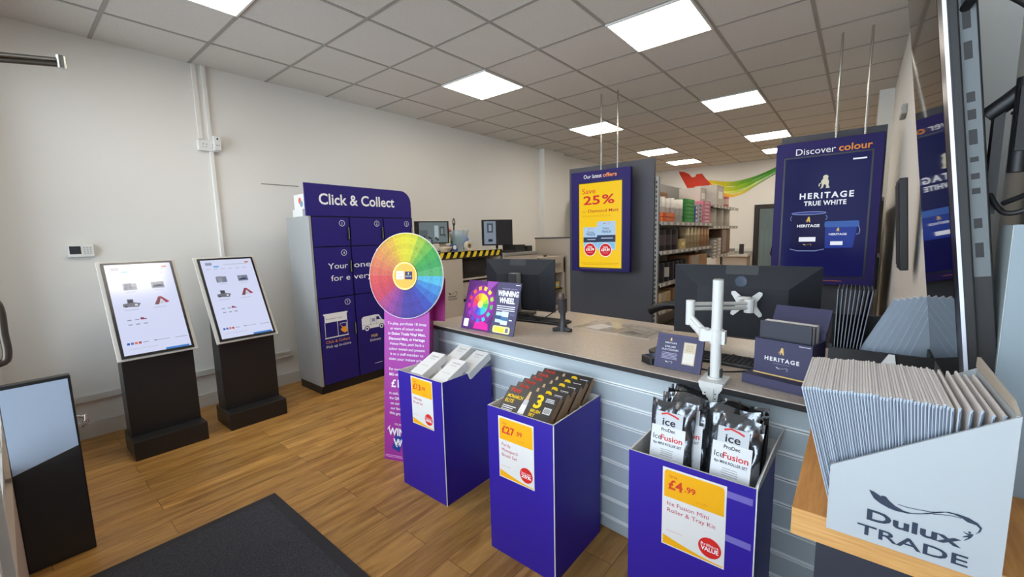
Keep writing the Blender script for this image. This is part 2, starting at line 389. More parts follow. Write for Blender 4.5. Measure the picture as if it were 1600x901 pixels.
# skirtings, trunking, pilasters
mb = MB(); mb.box(XL, XL+.018, YF, 6.3, 0, .115, M_TRIM); struct(mb.build('baseboard_left'))
mb = MB(); mb.box(XR-.018, XR, 2.6, 6.4, 0, .1, M_TRIM); struct(mb.build('baseboard_right'))
mb = MB(); mb.box(XL, XL+.035, YF, 1.8, .29, .335, M_TRIM); mb.box(XL, XL+.04, 1.62, 1.8, .33, .35, M_TRIM); struct(mb.build('trim_1'))
mb = MB(); mb.box(XL, XL+.012, 1.21, 1.245, 2.36, ZC, M_WALL); mb.box(XL, XL+.022, 1.28, 1.31, .335, ZC, M_WALL); struct(mb.build('trim_2', bevel=.003))
mb = MB(); mb.box(XL, XL+.1, 6.3, 6.95, 0, ZC, M_WALL); struct(mb.build('trim_3'))
mb = MB(); mb.box(XR-.13, XR, 6.45, 7.1, 0, ZC, M_WALL); struct(mb.build('trim_4'))
mb = MB(); mb.box(-3.2, DX0, YB-.04, YB, 1.0, 1.06, M_TRIM); struct(mb.build('trim_5'))
mb = MB(); mb.box(XL, XL+.004, 1.68, 2.03, 2.013, 2.02, mat('wall_line', (120, 114, 106), .6)); struct(mb.build('trim_7'))
# ceiling T-bars on the 600 mm grid
GX, GY = -4.534, .601
mb = MB()
for i in range(1, 8):
    x = GX+.6*i; mb.box(x-.012, x+.012, -.29, YB, ZC-.003, ZC+.001, M_BAR)
for j in range(-1, 17):
    y = GY+.6*j; mb.box(XL, XR, y-.012, y+.012, ZC-.0032, ZC+.001, M_BAR)
struct(mb.build('trim_6'))

# ------------------------------------------------------------------ ceiling lights
def light(label, x, y):
    t = thing('ceiling_light', label, 'ceiling light', (x, y, ZC), 0, 'square light panels in the ceiling')
    a = .283
    mb = MB()
    for q in ((-.297, -a, -.297, .297), (a, .297, -.297, .297), (-a, a, -.297, -a), (-a, a, a, .297)): mb.box(q[0], q[1], q[2], q[3], -.016, -.001, M_TRIM)
    mb.build('frame', t)
    mb = MB(); mb.box(-a, a, -a, a, -.013, -.004, M_LAMP); mb.build('diffuser', t)
LL = {(2, 0): 'lit ceiling panel nearest the front door, cut by the top of the photo at left',
      (2, 4): 'lit diamond-looking ceiling panel above the rainbow wheel, second in the left row',
      (5, 4): 'largest lit ceiling panel, near the top right of the photo',
      (2, 8): 'lit ceiling panel crossed by the two poles of the offers screen',
      (5, 8): 'lit ceiling panel between the two hanging screens, second in the right row',
      (2, 12): 'lit ceiling panel above the right edge of the dark grey end panel',
      (5, 12): 'lit ceiling panel just left of the discover colour screen top, third in the right row',
      (2, 14.6): 'farthest lit ceiling panel of the left row, in front of the swoosh mural',
      (5, 14.6): 'farthest lit ceiling panel of the right row, partly behind the discover colour screen'}
for (i, j), l in LL.items(): light(l, GX+.6*(i+.5), GY+.6*(j+.5))
light('added unseen light panel brightening the small room behind the back doorway', -1.6, 11.35)  # unseen panel, added to brighten the curtain in the back doorway

# ------------------------------------------------------------------ left wall fittings
t = thing('alarm_keypad', 'small white alarm keypad with dark display on left wall', 'keypad', (XL, .395, 1.425))
mb = MB(); mb.box(0, .028, -.07, .07, -.045, .045, M_WP); mb.build('housing', t, bevel=.006)
F = Fr((.028, -.07, -.045), (0, 1, 0), (0, 0, 1))
mb = MB(); mb.rect(F, .008, .022, .068, .08, mat('lcd_dark', (42, 46, 50), .2)); mb.build('display', t)
mb = MB()
for a in range(3):
    for b in range(4): mb.rect(F, .082+a*.016, .022+b*.014, .092+a*.016, .03+b*.014, ink(178, 178, 174))
mb.build('keys', t)
t = thing('wall_socket', 'white double power socket high on the left wall under trunking', 'socket', (XL, 1.27, 2.305))
mb = MB(); mb.box(0, .035, -.075, .075, -.045, .045, M_WP); mb.build('faceplate', t, bevel=.005)
F = Fr((.035, -.075, -.045), (0, 1, 0), (0, 0, 1)); mb = MB()
for a in (.03, .055, .1): mb.rect(F, a, .03, a+.006, .036, M_BLACK); mb.rect(F, a+.006, .05, a+.01, .062, M_BLACK)
mb.build('holes', t)
t = thing('plug_adapter', 'white plug-in unit at the right of the high wall socket', 'plug', (XL+.0355, 1.33, 2.33))
mb = MB(); mb.box(0, .04, -.028, .028, -.06, .06, M_WP); mb.build('body', t, bevel=.006)
F = Fr((.04, -.028, -.06), (0, 1, 0), (0, 0, 1)); mb = MB(); mb.disc(F, .028, .095, .008, M_BLACK); mb.disc(F, .02, .04, .004, M_BLACK); mb.disc(F, .036, .04, .004, M_BLACK); mb.build('markings', t)

# door closer arm on the entrance door
t = thing('door_closer', 'steel door closer arm reaching in at top left', 'door closer', (-1.9, -.055, 2.1))
mb = MB(); mb.box(.1, .4, -.014, .03, -.12, -.06, M_GREY); mb.build('housing', t, bevel=.006)
mb = MB(); mb.cyl((-.09, -.012, -.098), (-.1, .252, -.052), .007, .007, M_STEEL, 10); mb.build('main_arm', t)
mb = MB(); mb.cyl((-.11, -.012, -.108), (-.1, .25, -.066), .008, .008, mat('arm_grey', (120, 116, 110), .3, metal=.8), 10); mb.build('link_arm', t)
mb = MB(); mb.cyl((-.1, .25, -.078), (-.1, .25, -.04), .012, .012, M_STEEL, 12); mb.build('joint', t)

# ------------------------------------------------------------------ left: A-board, mat, kiosks, lockers
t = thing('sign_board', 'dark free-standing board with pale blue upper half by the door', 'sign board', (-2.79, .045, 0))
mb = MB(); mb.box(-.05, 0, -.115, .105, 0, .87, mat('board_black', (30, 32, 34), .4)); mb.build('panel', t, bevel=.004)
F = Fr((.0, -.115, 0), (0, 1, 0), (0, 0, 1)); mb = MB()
mb.poly(F, [(.004, .468), (.212, .53), (.21, .855), (.004, .855)], mat('pale_blue_upper', (186, 204, 224), .3), .001); mb.poly(F, [(.004, .004), (.214, .004), (.212, .53), (.004, .468)], mat('charcoal_lower', (44, 44, 44), .5), .001); mb.build('two_tone_face', t)  # board face: pale blue above a slanting edge, charcoal below
mb = MB(); mb.tube([(-.02, .105, .62), (-.02, .13, .63), (-.02, .135, .66)], .006, M_CHROME, 8); mb.tube([(-.03, .105, .66), (-.03, .125, .65), (-.03, .14, .62), (-.03, .12, .60)], .005, M_CHROME, 8); mb.build('clip', t)
mb = MB(); mb.box(-2.545, -1.2, -.06, .87, 0, .008, M_RUB); tm_ = MB()
t = thing('door_mat', 'charcoal entrance mat with rubber border on the oak floor', 'mat', (-1.87, .4, .0005))
mb.build('border', t, world=True, bevel=.003); tm_.box(-2.49, -1.255, -.01, .815, .008, .013, M_MAT); tm_.build('pile', t, world=True, bevel=.004)

def kiosk_ui(mb, F, W, H):
    e = 1.0
    mb.rect(F, 0, 0, W, H, scr(212, 218, 246, .95), .0006)
    g = lambda u, v, u2, v2, m: mb.rect(F, u*W, v*H, u2*W, v2*H, m, .001)
    dk, gy, lb = scr(70, 76, 96, .9), scr(150, 155, 175, .9), scr(90, 170, 235, .9)
    g(.08, .93, .2, .965, gy); g(.22, .9, .32, .92, lb); g(.42, .93, .9, .938, scr(185, 190, 210, .9)); g(.85, .945, .93, .965, scr(200, 130, 90, .9))
    for k in range(6): g(.07+k*.14, .875, .15+k*.14, .882, scr(175, 180, 205, .9))
    for (u, v) in ((.2, .70), (.62, .70)):
        g(u, v, u+.2, v+.075, scr(120, 130, 150, .9))
        for q in range(9): g(u+random.random()*.17, v+random.random()*.05, u+.02+random.random()*.17, v+.075*random.random()+.01, scr(*random.choice([(60, 80, 130), (190, 200, 215), (100, 110, 90), (40, 50, 70), (150, 150, 160)]), .9))
        g(u+.03, v-.025, u+.17, v-.018, scr(185, 190, 210, .9))
    mb.poly(F, [(x*W, y*H) for x, y in ((.14, .515), (.36, .505), (.4, .545), (.3, .56), (.3, .595), (.21, .6), (.21, .555), (.14, .55))], scr(110, 112, 124, .9), .001)
    g(.22, .555, .29, .59, scr(60, 62, 70, .9)); g(.16, .51, .2, .53, scr(70, 70, 80, .9)); g(.31, .52, .35, .54, scr(240, 240, 245, .9))
    mb.poly(F, [(x*W, y*H) for x, y in ((.6, .51), (.68, .6), (.73, .6), (.67, .51))], scr(130, 70, 80, .9), .001); mb.poly(F, [(x*W, y*H) for x, y in ((.69, .6), (.73, .6), (.84, .53), (.78, .52))], scr(165, 60, 80, .9), .0012)
    mb.poly(F, [(x*W, y*H) for x, y in ((.68, .515), (.71, .56), (.76, .52))], scr(200, 200, 205, .9), .0013)
    for k in range(2): g(.15+.42*k, .475, .35+.42*k, .482, scr(180, 186, 208, .9))
    for a in range(3):
        for b in range(2): g(.15+a*.11, .36-b*.05, .21+a*.11, .372-b*.05, scr(*((150, 90, 110) if (a == 2 and b == 0) else (150, 158, 180)), .9))
    g(.34, .362, .39, .385, scr(150, 50, 90, .9))
    for k, c in enumerate(((50, 90, 190), (70, 110, 190), (230, 110, 60), (180, 70, 80))): g(.07+k*.055, .105, .11+k*.055, .128, scr(*c, .9))
    g(.3, .112, .38, .12, gy); g(.46, .112, .5, .125, gy); g(.5, .115, .7, .12, gy); g(.78, .112, .97, .118, gy); g(.08, .055, .5, .06, scr(190, 195, 215, .9)); g(.6, .0, .97, .02, scr(60, 130, 210, .9))
KT = R(30)
def kiosk(name, label, y):
    t = thing(name, label, 'kiosk', (-3.85, y, 0), 0, 'touch screen kiosks on the left wall')
    mb = MB(); mb.box(-.17, .155, -.21, .21, 0, .135, M_KIOSK); mb.build('base', t, bevel=.004)
    mb = MB(); mb.box(-.13, .035, -.2, .2, .135, .74, M_KIOSK)
    mb.add([(-.13, -.2, .74), (.035, -.2, .74), (-.13, -.2, 1.02), (-.13, .2, .74), (.035, .2, .74), (-.13, .2, 1.02)], [(0, 1, 2), (3, 5, 4), (1, 4, 5, 2), (0, 2, 5, 3)], M_KIOSK)
    mb.build('column', t)
    u = Vector((0, 1, 0)); v = Vector((-math.sin(KT), 0, math.cos(KT)))
    F = Fr((.085, -.223, .685), u, v); W, H = .446, .762
    mb = MB(); vs = []
    for c in (-.012, 0): vs += [F.p(0, 0, c), F.p(W, 0, c), F.p(W, H, c), F.p(0, H, c)]
    mb.add(vs, [(4, 5, 6, 7), (3, 2, 1, 0), (0, 1, 5, 4), (1, 2, 6, 5), (2, 3, 7, 6), (3, 0, 4, 7)], mat('kiosk_surround', (206, 203, 196), .45)); mb.build('surround', t, bevel=.002)
    G = F.sub(.022, .014, 0); w2, h2 = W-.044, H-.034
    mb = MB(); vs = []
    for c in (0, .012): vs += [G.p(0, 0, c), G.p(w2, 0, c), G.p(w2, h2, c), G.p(0, h2, c)]
    mb.add(vs, [(4, 5, 6, 7), (0, 1, 5, 4), (1, 2, 6, 5), (2, 3, 7, 6), (3, 0, 4, 7)], mat('bezel_black', (16, 15, 15), .3)); mb.build('bezel', t)
    mb = MB(); kiosk_ui(mb, G.sub(.016, .016, .012), w2-.032, h2-.032); mb.build('touch_screen', t)
    return t
k1 = kiosk('touch_screen_kiosk', 'black touch screen kiosk nearest the door, with a bright reflection on its screen', .648)
k2 = dup(k1, TM((-3.85, 1.213, 0)), 'black touch screen kiosk beside the lockers, its screen free of reflection')

# lockers
def locker():
    t = thing('parcel_locker', 'purple and silver parcel locker unit with click and collect header against left wall', 'locker', (-3.85, 1.81, 0))
    mb = MB(); mb.box(-.46, -.02, 0, 1.15, .08, 1.685, M_LOCK); mb.box(-.02, 0, 0, .02, .08, 1.685, M_LOCK); mb.build('cabinet', t)
    mb = MB(); mb.box(-.02, -.006, .02, 1.15, .08, 1.685, mat('locker_gap', (22, 18, 40), .5)); mb.build('front_frame', t)
    mb = MB(); mb.box(-.45, -.015, .005, 1.145, 0, .08, M_BLACK); mb.build('plinth', t)
    xs = [.025, .395, .775, 1.145]; zs = [(1.405, 1.675), (.925, 1.395), (.09, .915)]
    n = 0
    for (z0, z1) in zs:
        for k in range(3):
            n += 1; mb = MB(); y0, y1 = xs[k]+.004, xs[k+1]-.012
            mb.box(-.006, .006, y0, y1, z0, z1, M_PURP); d = mb.build('door', t)
            F = Fr((.006, 0, 0), (0, 1, 0), (0, 0, 1)); g = MB()
            g.ring(F, y1-.07, z1-.055, .025, .029, M_INK); g.text(F, str(n), y1-.07, z1-.069, .026, M_INK, al='C'); g.build('number_badge', d); g = MB()
            if n == 7:
                # shop front drawing
                a, b = y0+.03, .52
                g.rect(F, a+.0, b+.235, a+.245, b+.25, M_INK); g.rect(F, a+.01, b+.165, a+.235, b+.235, M_INK); g.text(F, 'Dulux Decorator Centre', a+.025, b+.194, .011, M_PURP, .0015)
                g.stroke(F, [(a+.01, b+.165), (a+.01, b+.02), (a+.235, b+.02), (a+.235, b+.165)], .006, M_INK); g.rect(F, a+.002, b+.012, a+.243, b+.02, M_INK)
                g.stroke(F, [(a+.135, b+.165), (a+.135, b+.02)], .005, M_INK); g.stroke(F, [(a+.16, b+.12), (a+.16, b+.14), (a+.225, b+.14), (a+.225, b+.06)], .005, M_INK)
                g.poly(F, [(a+.165, b+.125), (a+.19, b+.10), (a+.215, b+.105), (a+.235, b+.055), (a+.205, b+.04), (a+.175, b+.06), (a+.16, b+.085), (a+.182, b+.088)], M_ORG, .0012)
                g.build('shop_drawing', d); g = MB(); g.text(F, 'Click & Collect', a+.01, b-.035, .026, M_ORG, fit=.24); g.build('lettering', d); g = MB(); g.text(F, 'Pick up in-store', a+.01, b-.08, .026, M_INK, fit=.25)
            if n == 8:
                a, b = y0+.05, .53
                van = [(0, .02), (0, .13), (.02, .15), (.155, .155), (.2, .15), (.235, .095), (.27, .08), (.275, .03), (.262, .022), (.21, .02), (.07, .02)]
                g.poly(F, [(a+x, b+y) for x, y in van], M_INK); g.poly(F, [(a+.17, b+.135), (a+.195, b+.132), (a+.215, b+.1), (a+.17, b+.1)], M_PURP, .0012)
                for x in (.055, .225): g.disc(F, a+x, b+.022, .03, M_PURP, .0014, 20); g.disc(F, a+x, b+.022, .022, M_INK, .0016, 20); g.disc(F, a+x, b+.022, .011, M_PURP, .0018, 14)
                g.stroke(F, [(a+.1, b+.05), (a+.1, b+.14)], .003, M_PURP, .0012); g.stroke(F, [(a+.165, b+.05), (a+.165, b+.14)], .003, M_PURP, .0012); g.stroke(F, [(a+.01, b+.06), (a+.2, b+.06)], .002, M_PURP, .0012)
                g.rect(F, a+.115, b+.085, a+.15, b+.12, ink(150, 150, 190), .0013)
                g.build('van_drawing', d); g = MB(); g.text(F, 'FREE', a+.135, b-.075, .026, M_GOLDI, al='C', bold=.01); g.build('lettering', d); g = MB(); g.text(F, 'Delivery', a+.145, b-.118, .026, M_INK, al='C')
                g.build('lettering', d); g = MB(); g.rect(F, a+.12, b-.36, a+.21, b-.356, M_INK)
            if n == 4: g.text(F, 'Your', y0+.115, 1.19, .055, M_INK, fit=.2); g.build('lettering', d); g = MB(); g.text(F, 'for e', y0+.135, 1.075, .055, M_INK, fit=.195)
            if n == 5: g.text(F, 'one s', y0+.01, 1.19, .055, M_INK, fit=.26); g.build('lettering', d); g = MB(); g.text(F, 'very', y0-.0, 1.075, .055, M_INK, fit=.2)
            if g.v: g.build('lettering', d)
            if n < 9:
                g = MB(); zc = z0+.6*(z1-z0) if z1 < 1.5 else z0+.12
                g.box(.004, .018, y1-.022, y1-.006, zc-.06, zc+.06, M_BLACK); g.box(.018, .02, y1-.012, y1-.007, zc-.055, zc+.055, M_GREY); g.build('handle', d)
    F = Fr((-.004, -.02, 1.685), (0, 1, 0), (0, 0, 1)); W, H = 1.155, .285
    pts = [(0, 0), (W, 0)]+[(W-.13+.13*math.cos(R(a)), H-.13+.13*math.sin(R(a))) for a in range(0, 91, 9)]+[(0, H+.008)]
    mb = MB(); mb.prism(pts, F.sub(0, 0, -.008), .016, M_PURP); hd = mb.build('header', t)
    g = MB(); g.text(F, 'Click & Collect', .125, .108, .098, M_INK, .0095, bold=.018, fit=.815); g.build('lettering', hd)
    return t
locker()
# leaflet holder on the lockers
t = thing('leaflet_holder', 'small leaflet holder with colour leaflets on top of the parcel lockers', 'leaflet holder', (-4.1, 1.83, 1.685))
mb = MB(); mb.box(-.1, .1, 0, .06, 0, .07, M_WP); mb.build('tray', t); mb = MB(); mb.box(-.1, .1, .02, .04, .07, .21, M_WHITE)
F = Fr((-.1, .02, .0), (1, 0, 0), (0, 0, 1)); mb.disc(F, .12, .15, .03, ink(225, 110, 80)); mb.disc(F, .15, .12, .03, ink(120, 150, 170), .001); mb.build('leaflets', t)

# ------------------------------------------------------------------ prize wheel totem
def totem():
    t = thing('prize_wheel_stand', 'magenta cardboard totem carrying a round rainbow prize wheel', 'display stand', mtx=TM((-2.37, 1.491, 0), R(20), R(-5.5)))
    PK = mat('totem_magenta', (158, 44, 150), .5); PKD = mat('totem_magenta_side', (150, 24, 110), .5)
    F = Fr((0, 0, 0), (1, 0, 0), (0, 0, 1)); W, H = .34, 1.3
    mb = MB(); mb.box(0, W, 0, .01, 0, H, PK); mb.build('front_panel', t)
    mb = MB(); mb.prism([(W-.006, .012), (W-.002, .012), (W-.03, .1), (W-.036, .1)], Fr((0, 0, 0), (1, 0, 0), (0, 1, 0)), H*.93, PKD); mb.prism([(0, .012), (.004, .012), (.03, .1), (.024, .1)], Fr((0, 0, 0), (1, 0, 0), (0, 1, 0)), H*.93, PKD); mb.box(.026, W-.03, .1, .104, 0, H*.93, PKD); mb.box(W-.04, W+.055, .104, .108, .93, H*.93, PKD); mb.build('side_panels', t)
    g = MB(); wi = M_INK; y = .905
    for s, bo in (('To play, purchase 10 litres', 0), ('or more of mixed colour', 0), ('in Dulux Trade Vinyl Matt,', .012), ('Diamond Matt, or Heritage', .012), ('Velvet Matt, peel back a', .0), ('colour swatch and present', 0), ('it to a staff member to', 0), ('claim your instant prize!', 0)):
        g.text(F, s, .172, y, .0175, wi, al='C', bold=bo, fit=min(.29, .0108*len(s))); y -= .0335
    g.build('lettering', t); g = MB(); y -= .035
    g.text(F, 'For more chances to win', .04, y, .0175, wi, wx=.92); y -= .035; g.text(F, 'BIG with our prizes', .04, y, .0175, wi, bold=.012); y -= .075
    g.text(F, '£1', .055, y, .05, wi, bold=.02); y -= .05
    for s in ('in cash, scan', 'the QR code', 'on our wheel', 'our favourite', 'Win great gifts'): g.text(F, s, .04+.01*(s[0] == 'o'), y, .0175, wi, bold=.008); y -= .0335
    g.build('lettering', t); g = MB(); y -= .035; g.text(F, 'try your luck', .08, y, .015, wi); y -= .07
    g.text(F, 'WINNING', .03, y, .048, wi, bold=.03, fit=.285); y -= .07; g.text(F, 'WHEEL', .07, y, .048, wi, bold=.03, fit=.215)
    g.build('lettering', t); g = MB()
    g.poly(F, [(.06, .08), (.12, .06), (.15, .165), (.09, .185)], ink(30, 60, 150)); g.text(Fr(F.p(.1, .09), F.u*.5+F.v*.87, F.v*.5-F.u*.87), '£3.00', 0, 0, .018, wi, bold=.015); g.build('gift_card_print', t); g = MB()
    g.poly(F, [(.02, .2), (.04, .215), (.05, .235), (.035, .225)], ink(240, 190, 230)); g.build('confetti_print', t); g = MB(); g.lines(F, .01, .03, .16, 2, .004, .01, ink(220, 160, 220))
    g.build('small_print', t)
    # wheel
    WF = Fr((.17, -.014, 1.225), (1, 0, 0), (0, 0, 1)); RD = .277
    cols = [(92, 196, 232), (70, 150, 222), (62, 118, 208), (62, 80, 190), (72, 66, 176), (70, 60, 168), (82, 62, 168), (128, 62, 160), (162, 66, 160), (190, 70, 140), (214, 66, 96), (222, 70, 84), (228, 80, 80), (228, 108, 84), (230, 128, 84), (234, 148, 82), (236, 166, 76), (238, 186, 62), (240, 214, 40), (240, 226, 36), (232, 226, 44), (172, 206, 60), (120, 192, 70), (70, 178, 76), (62, 172, 88), (92, 186, 110)]
    N = len(cols); mb = MB(); mb.cyl(WF.p(0, 0, -.012), WF.p(0, 0, 0), RD, RD, M_WHITE, 72, smooth=False); wl = mb.build('wheel', t)
    mb = MB()
    cols = [tuple(int(x*.8) for x in c) for c in cols]
    for k, c in enumerate(cols):
        a0, a1 = -360/N*k, -360/N*(k+1)
        for ri, (r0, r1) in enumerate(((.085, .14), (.14, .175), (.175, .21), (.21, .25), (.25, RD-.003))):
            q = 1.0+.05*((ri % 2)*2-1)*.5
            m = ink(*[min(255, int(x*q)) for x in c]); vs = []
            for t_ in (a1, (a0+a1)/2, a0):
                vs += [WF.p(r0*math.cos(R(t_)), r0*math.sin(R(t_)), .0008), WF.p(r1*math.cos(R(t_)), r1*math.sin(R(t_)), .0008)]
            mb.add(vs, [(0, 1, 3, 2), (2, 3, 5, 4)], m)
            if ri > 0:
                a = R((a0+a1)/2+2); rr = (r0+r1)/2; mb.disc(WF, rr*math.cos(a), rr*math.sin(a), .0028, ink(*[int(x*.45) for x in c]), .0013, 6)
    mb.build('swatches', wl)
    gold = mat('gold_foil', (172, 128, 56), .42, metal=.8); gm = MB(); gm.cyl(WF.p(0, 0, .0), WF.p(0, 0, .006), .094, .09, mat('gold_rim', (206, 166, 100), .4, metal=.8), 48); gm.cyl(WF.p(0, 0, .006), WF.p(0, 0, .008), .08, .08, gold, 48); 
    gm.rect(WF, -.06, -.022, -.006, .03, M_WHITE, .0086); gm.rect(WF, .004, -.022, .058, .028, ink(44, 48, 92), .0086); flourish(gm, WF, -.054, .006, .044, ink(120, 80, 80), .0092); gm.text(WF, 'Dulux', -.05, -.012, .01, ink(40, 50, 100), .0092, fit=.034)
    lion(gm, WF, .031, .008, .015, M_GOLDI, .0092); gm.text(WF, 'HERITAGE', .031, -.006, .007, M_INK, .0092, al='C', fit=.044); gm.build('hub', wl)
totem()

# ------------------------------------------------------------------ dump bins
def price_card(par, F, w, h, only, price, pence, lines, roundel, wavy=0):
    mb = MB(); c = .002
    mb.poly(F, [(0, 0), (w, 0), (w, h), (0, h)], M_WHITE, c)
    o = mb.build('price_card', par)
    g = MB(); yl = ink(244, 176, 16); rd = ink(214, 62, 40); pk = ink(196, 60, 90)
    g.rrect(F, w*.03, h*.63, w*.97, h*.975, w*.06, yl, c+.0004, (1, 1, 0, 1) if wavy else (1, 1, 0, 0))
    pts = [(w*.02, h*.015)]+[(w*(.02+.96*i/12), h*(.13-.1*math.sin(i/12*PI*.5)+(.0))) for i in range(13)]+[(w*.98, h*.015)]
    g.poly(F, pts, yl, c+.0004)
    g.text(F, only, w*.11, h*.885, h*.035, rd, c+.0008); g.text(F, price, w*.10, h*.745, h*.115, rd, c+.0008, bold=.03)
    vs, _ = text_geo(price, .03, 1); pw = (max(v[0] for v in vs)-min(v[0] for v in vs))*h*.115/.7
    g.text(F, pence, w*.13+pw, h*.765, h*.072, rd, c+.0008, bold=.02); g.text(F, 'inc VAT', w*.55, h*.675, h*.028, ink(226, 130, 40), c+.0008)
    y = h*.53
    for s in lines: g.text(F, s, w*.09, y, h*.052, pk, c+.0008, wx=1.05); y -= h*.085
    g.rect(F, w*.08, h*.2, w*.34, h*.205, ink(220, 150, 140), c+.0006)
    g.disc(F, w*.78, h*.19, w*.175, ink(216, 40, 36), c+.0008, 28)
    g.text(F, roundel[0], w*.78, h*.205, h*.034, M_INK, c+.0012, al='C', fit=w*.27); g.text(F, roundel[1], w*.78, h*.145, h*.05, M_INK, c+.0012, al='C', bold=.03, fit=w*.27)
    g.build('lettering', o)
def bin_(label, x0, x1, y0, y1, H, fill, card):
    t = thing('display_bin', label, 'display bin', ((x0+x1)/2, (y0+y1)/2, 0), 0, 'blue cardboard bins in front of the counter')
    a, b, th = (x1-x0)/2, (y1-y0)/2, .006
    mb = MB()
    def shell(ix, iy, flip, m, z0):
        vs = [(-ix, -iy, z0), (ix, -iy, z0), (ix, iy, z0), (-ix, iy, z0), (-ix, -iy, H), (ix, -iy, H), (ix, iy, H), (-ix, iy, H)]
        fs = [(0, 1, 5, 4), (1, 2, 6, 5), (2, 3, 7, 6), (3, 0, 4, 7)]
        mb.add(vs, [f[::-1] for f in fs] if flip else fs, m)
    shell(a, b, False, M_BIN, 0); shell(a-th, b-th, True, M_WHITE, fill)
    o = [(-a, -b, H), (a, -b, H), (a, b, H), (-a, b, H)]; i = [(-a+th, -b+th, H), (a-th, -b+th, H), (a-th, b-th, H), (-a+th, b-th, H)]
    mb.add(o+i, [(0, 1, 5, 4), (1, 2, 6, 5), (2, 3, 7, 6), (3, 0, 4, 7)], M_WHITE)
    mb.add([(-a+th, -b+th, fill), (a-th, -b+th, fill), (a-th, b-th, fill), (-a+th, b-th, fill)], [(0, 1, 2, 3)], M_WHITE)
    mb.add([(-a, -b, 0), (a, -b, 0), (a, b, 0), (-a, b, 0)], [(3, 2, 1, 0)], M_BIN)
    mb.build('bin_body', t)
    g = MB(); g.box(a-.001, a+.0025, -b-.002, -b+.0025, 0, H, M_WHITE); g.build('corner_edge', t)
    F = Fr((0, -b, 0), (1, 0, 0), (0, 0, 1))
    c = card; price_card(t, F.sub(c[0]-(x0+x1)/2, c[1]), *c[2:])
    return t
b1 = bin_('blue bin holding white boxes, left of the three bins, beside the rainbow wheel stand', -2.035, -1.652, 1.405, 1.79, 0.70, .655,
     (-1.915, .412, .185, .278, 'Only', '£13', '.99', ['Ultimate', 'Brush Set'], ('Save up to', '45%')))
b2 = bin_('blue bin of black paint brush packs, middle of the three bins', -1.262, -.902, 1.335, 1.735, .70, .655,
     (-1.196, .381, .196, .288, 'Only', '£27', '.99', ['Purdy', 'Monspec3', 'Brush Set'], ('Save over', '25%')))
b3 = bin_('blue bin of foil roller packs, nearest the oak shelf', -.584, -.187, 1.34, 1.725, .70, .45,
     (-.463, .40, .197, .28, 'Only', '£4', '.99', ['Ice Fusion Mini', 'Roller & Tray Kit'], ('Brilliant', 'VALUE')))
g = MB(); tp = mat('clear_tape', (120, 110, 190), .2); F = Fr((0, -.1925, 0), (1, 0, 0), (0, 0, 1))
for z in (.645, .50):
    g = MB(); g.poly(F, [(.12, z), (.19, z-.002), (.19, z+.02), (.12, z+.022)], tp, .0012); g.build('tape', b3)
g = MB(); vs = []
n = 10
for i in range(n+1):
    f = i/n; y = -.19+.38*f; vs += [(.1985+.012*f, y, .68), (.203+.03*f*(1-.3*f), y, .715+.045*math.sin(f*2.2))]
g.add(vs, [(2*i, 2*i+2, 2*i+3, 2*i+1) for i in range(n)], M_WHITE)
g.v = [Vector(v) for v in g.v]; fl_ = g.build('bent_flap', b3); sm = fl_.modifiers.new('solid', 'SOLIDIFY'); sm.thickness = .004

# white boxes in bin 1
def white_box(label, x, y, z, lean):
    t = thing('brush_set_box', label, 'box', mtx=TM((x, y, z), 0, -lean), group='white boxes in the left bin')
    mb = MB(); mb.box(0, .108, 0, .045, -.19, 0, M_WHITE); mb.build('carton', t, bevel=.002)
    F = Fr((0, 0, -.19), (1, 0, 0), (0, 0, 1)); g = MB(); gk = ink(120, 120, 122)
    g.text(F, 'Ultimate', .06, .15, .012, gk, al='C', fit=.065); g.lines(F, .03, .135, .05, 2, .002, .005, ink(180, 178, 176)); g.build('lettering', t); g = MB(); g.rect(F, .02, .07, .085, .073, ink(190, 188, 184)); g.build('printed_line', t)
for (x, y, z, l) in ((-1.768, 1.60, .768, 'white brush set box, front right of the four in the left bin'), (-1.947, 1.60, .779, 'white brush set box, front left of the four in the left bin'),
                     (-1.888, 1.765, .795, 'white brush set box at the back left of the left bin'), (-1.747, 1.765, .782, 'white brush set box at the back right of the left bin')):
    white_box(l, x, y, z, R(66))
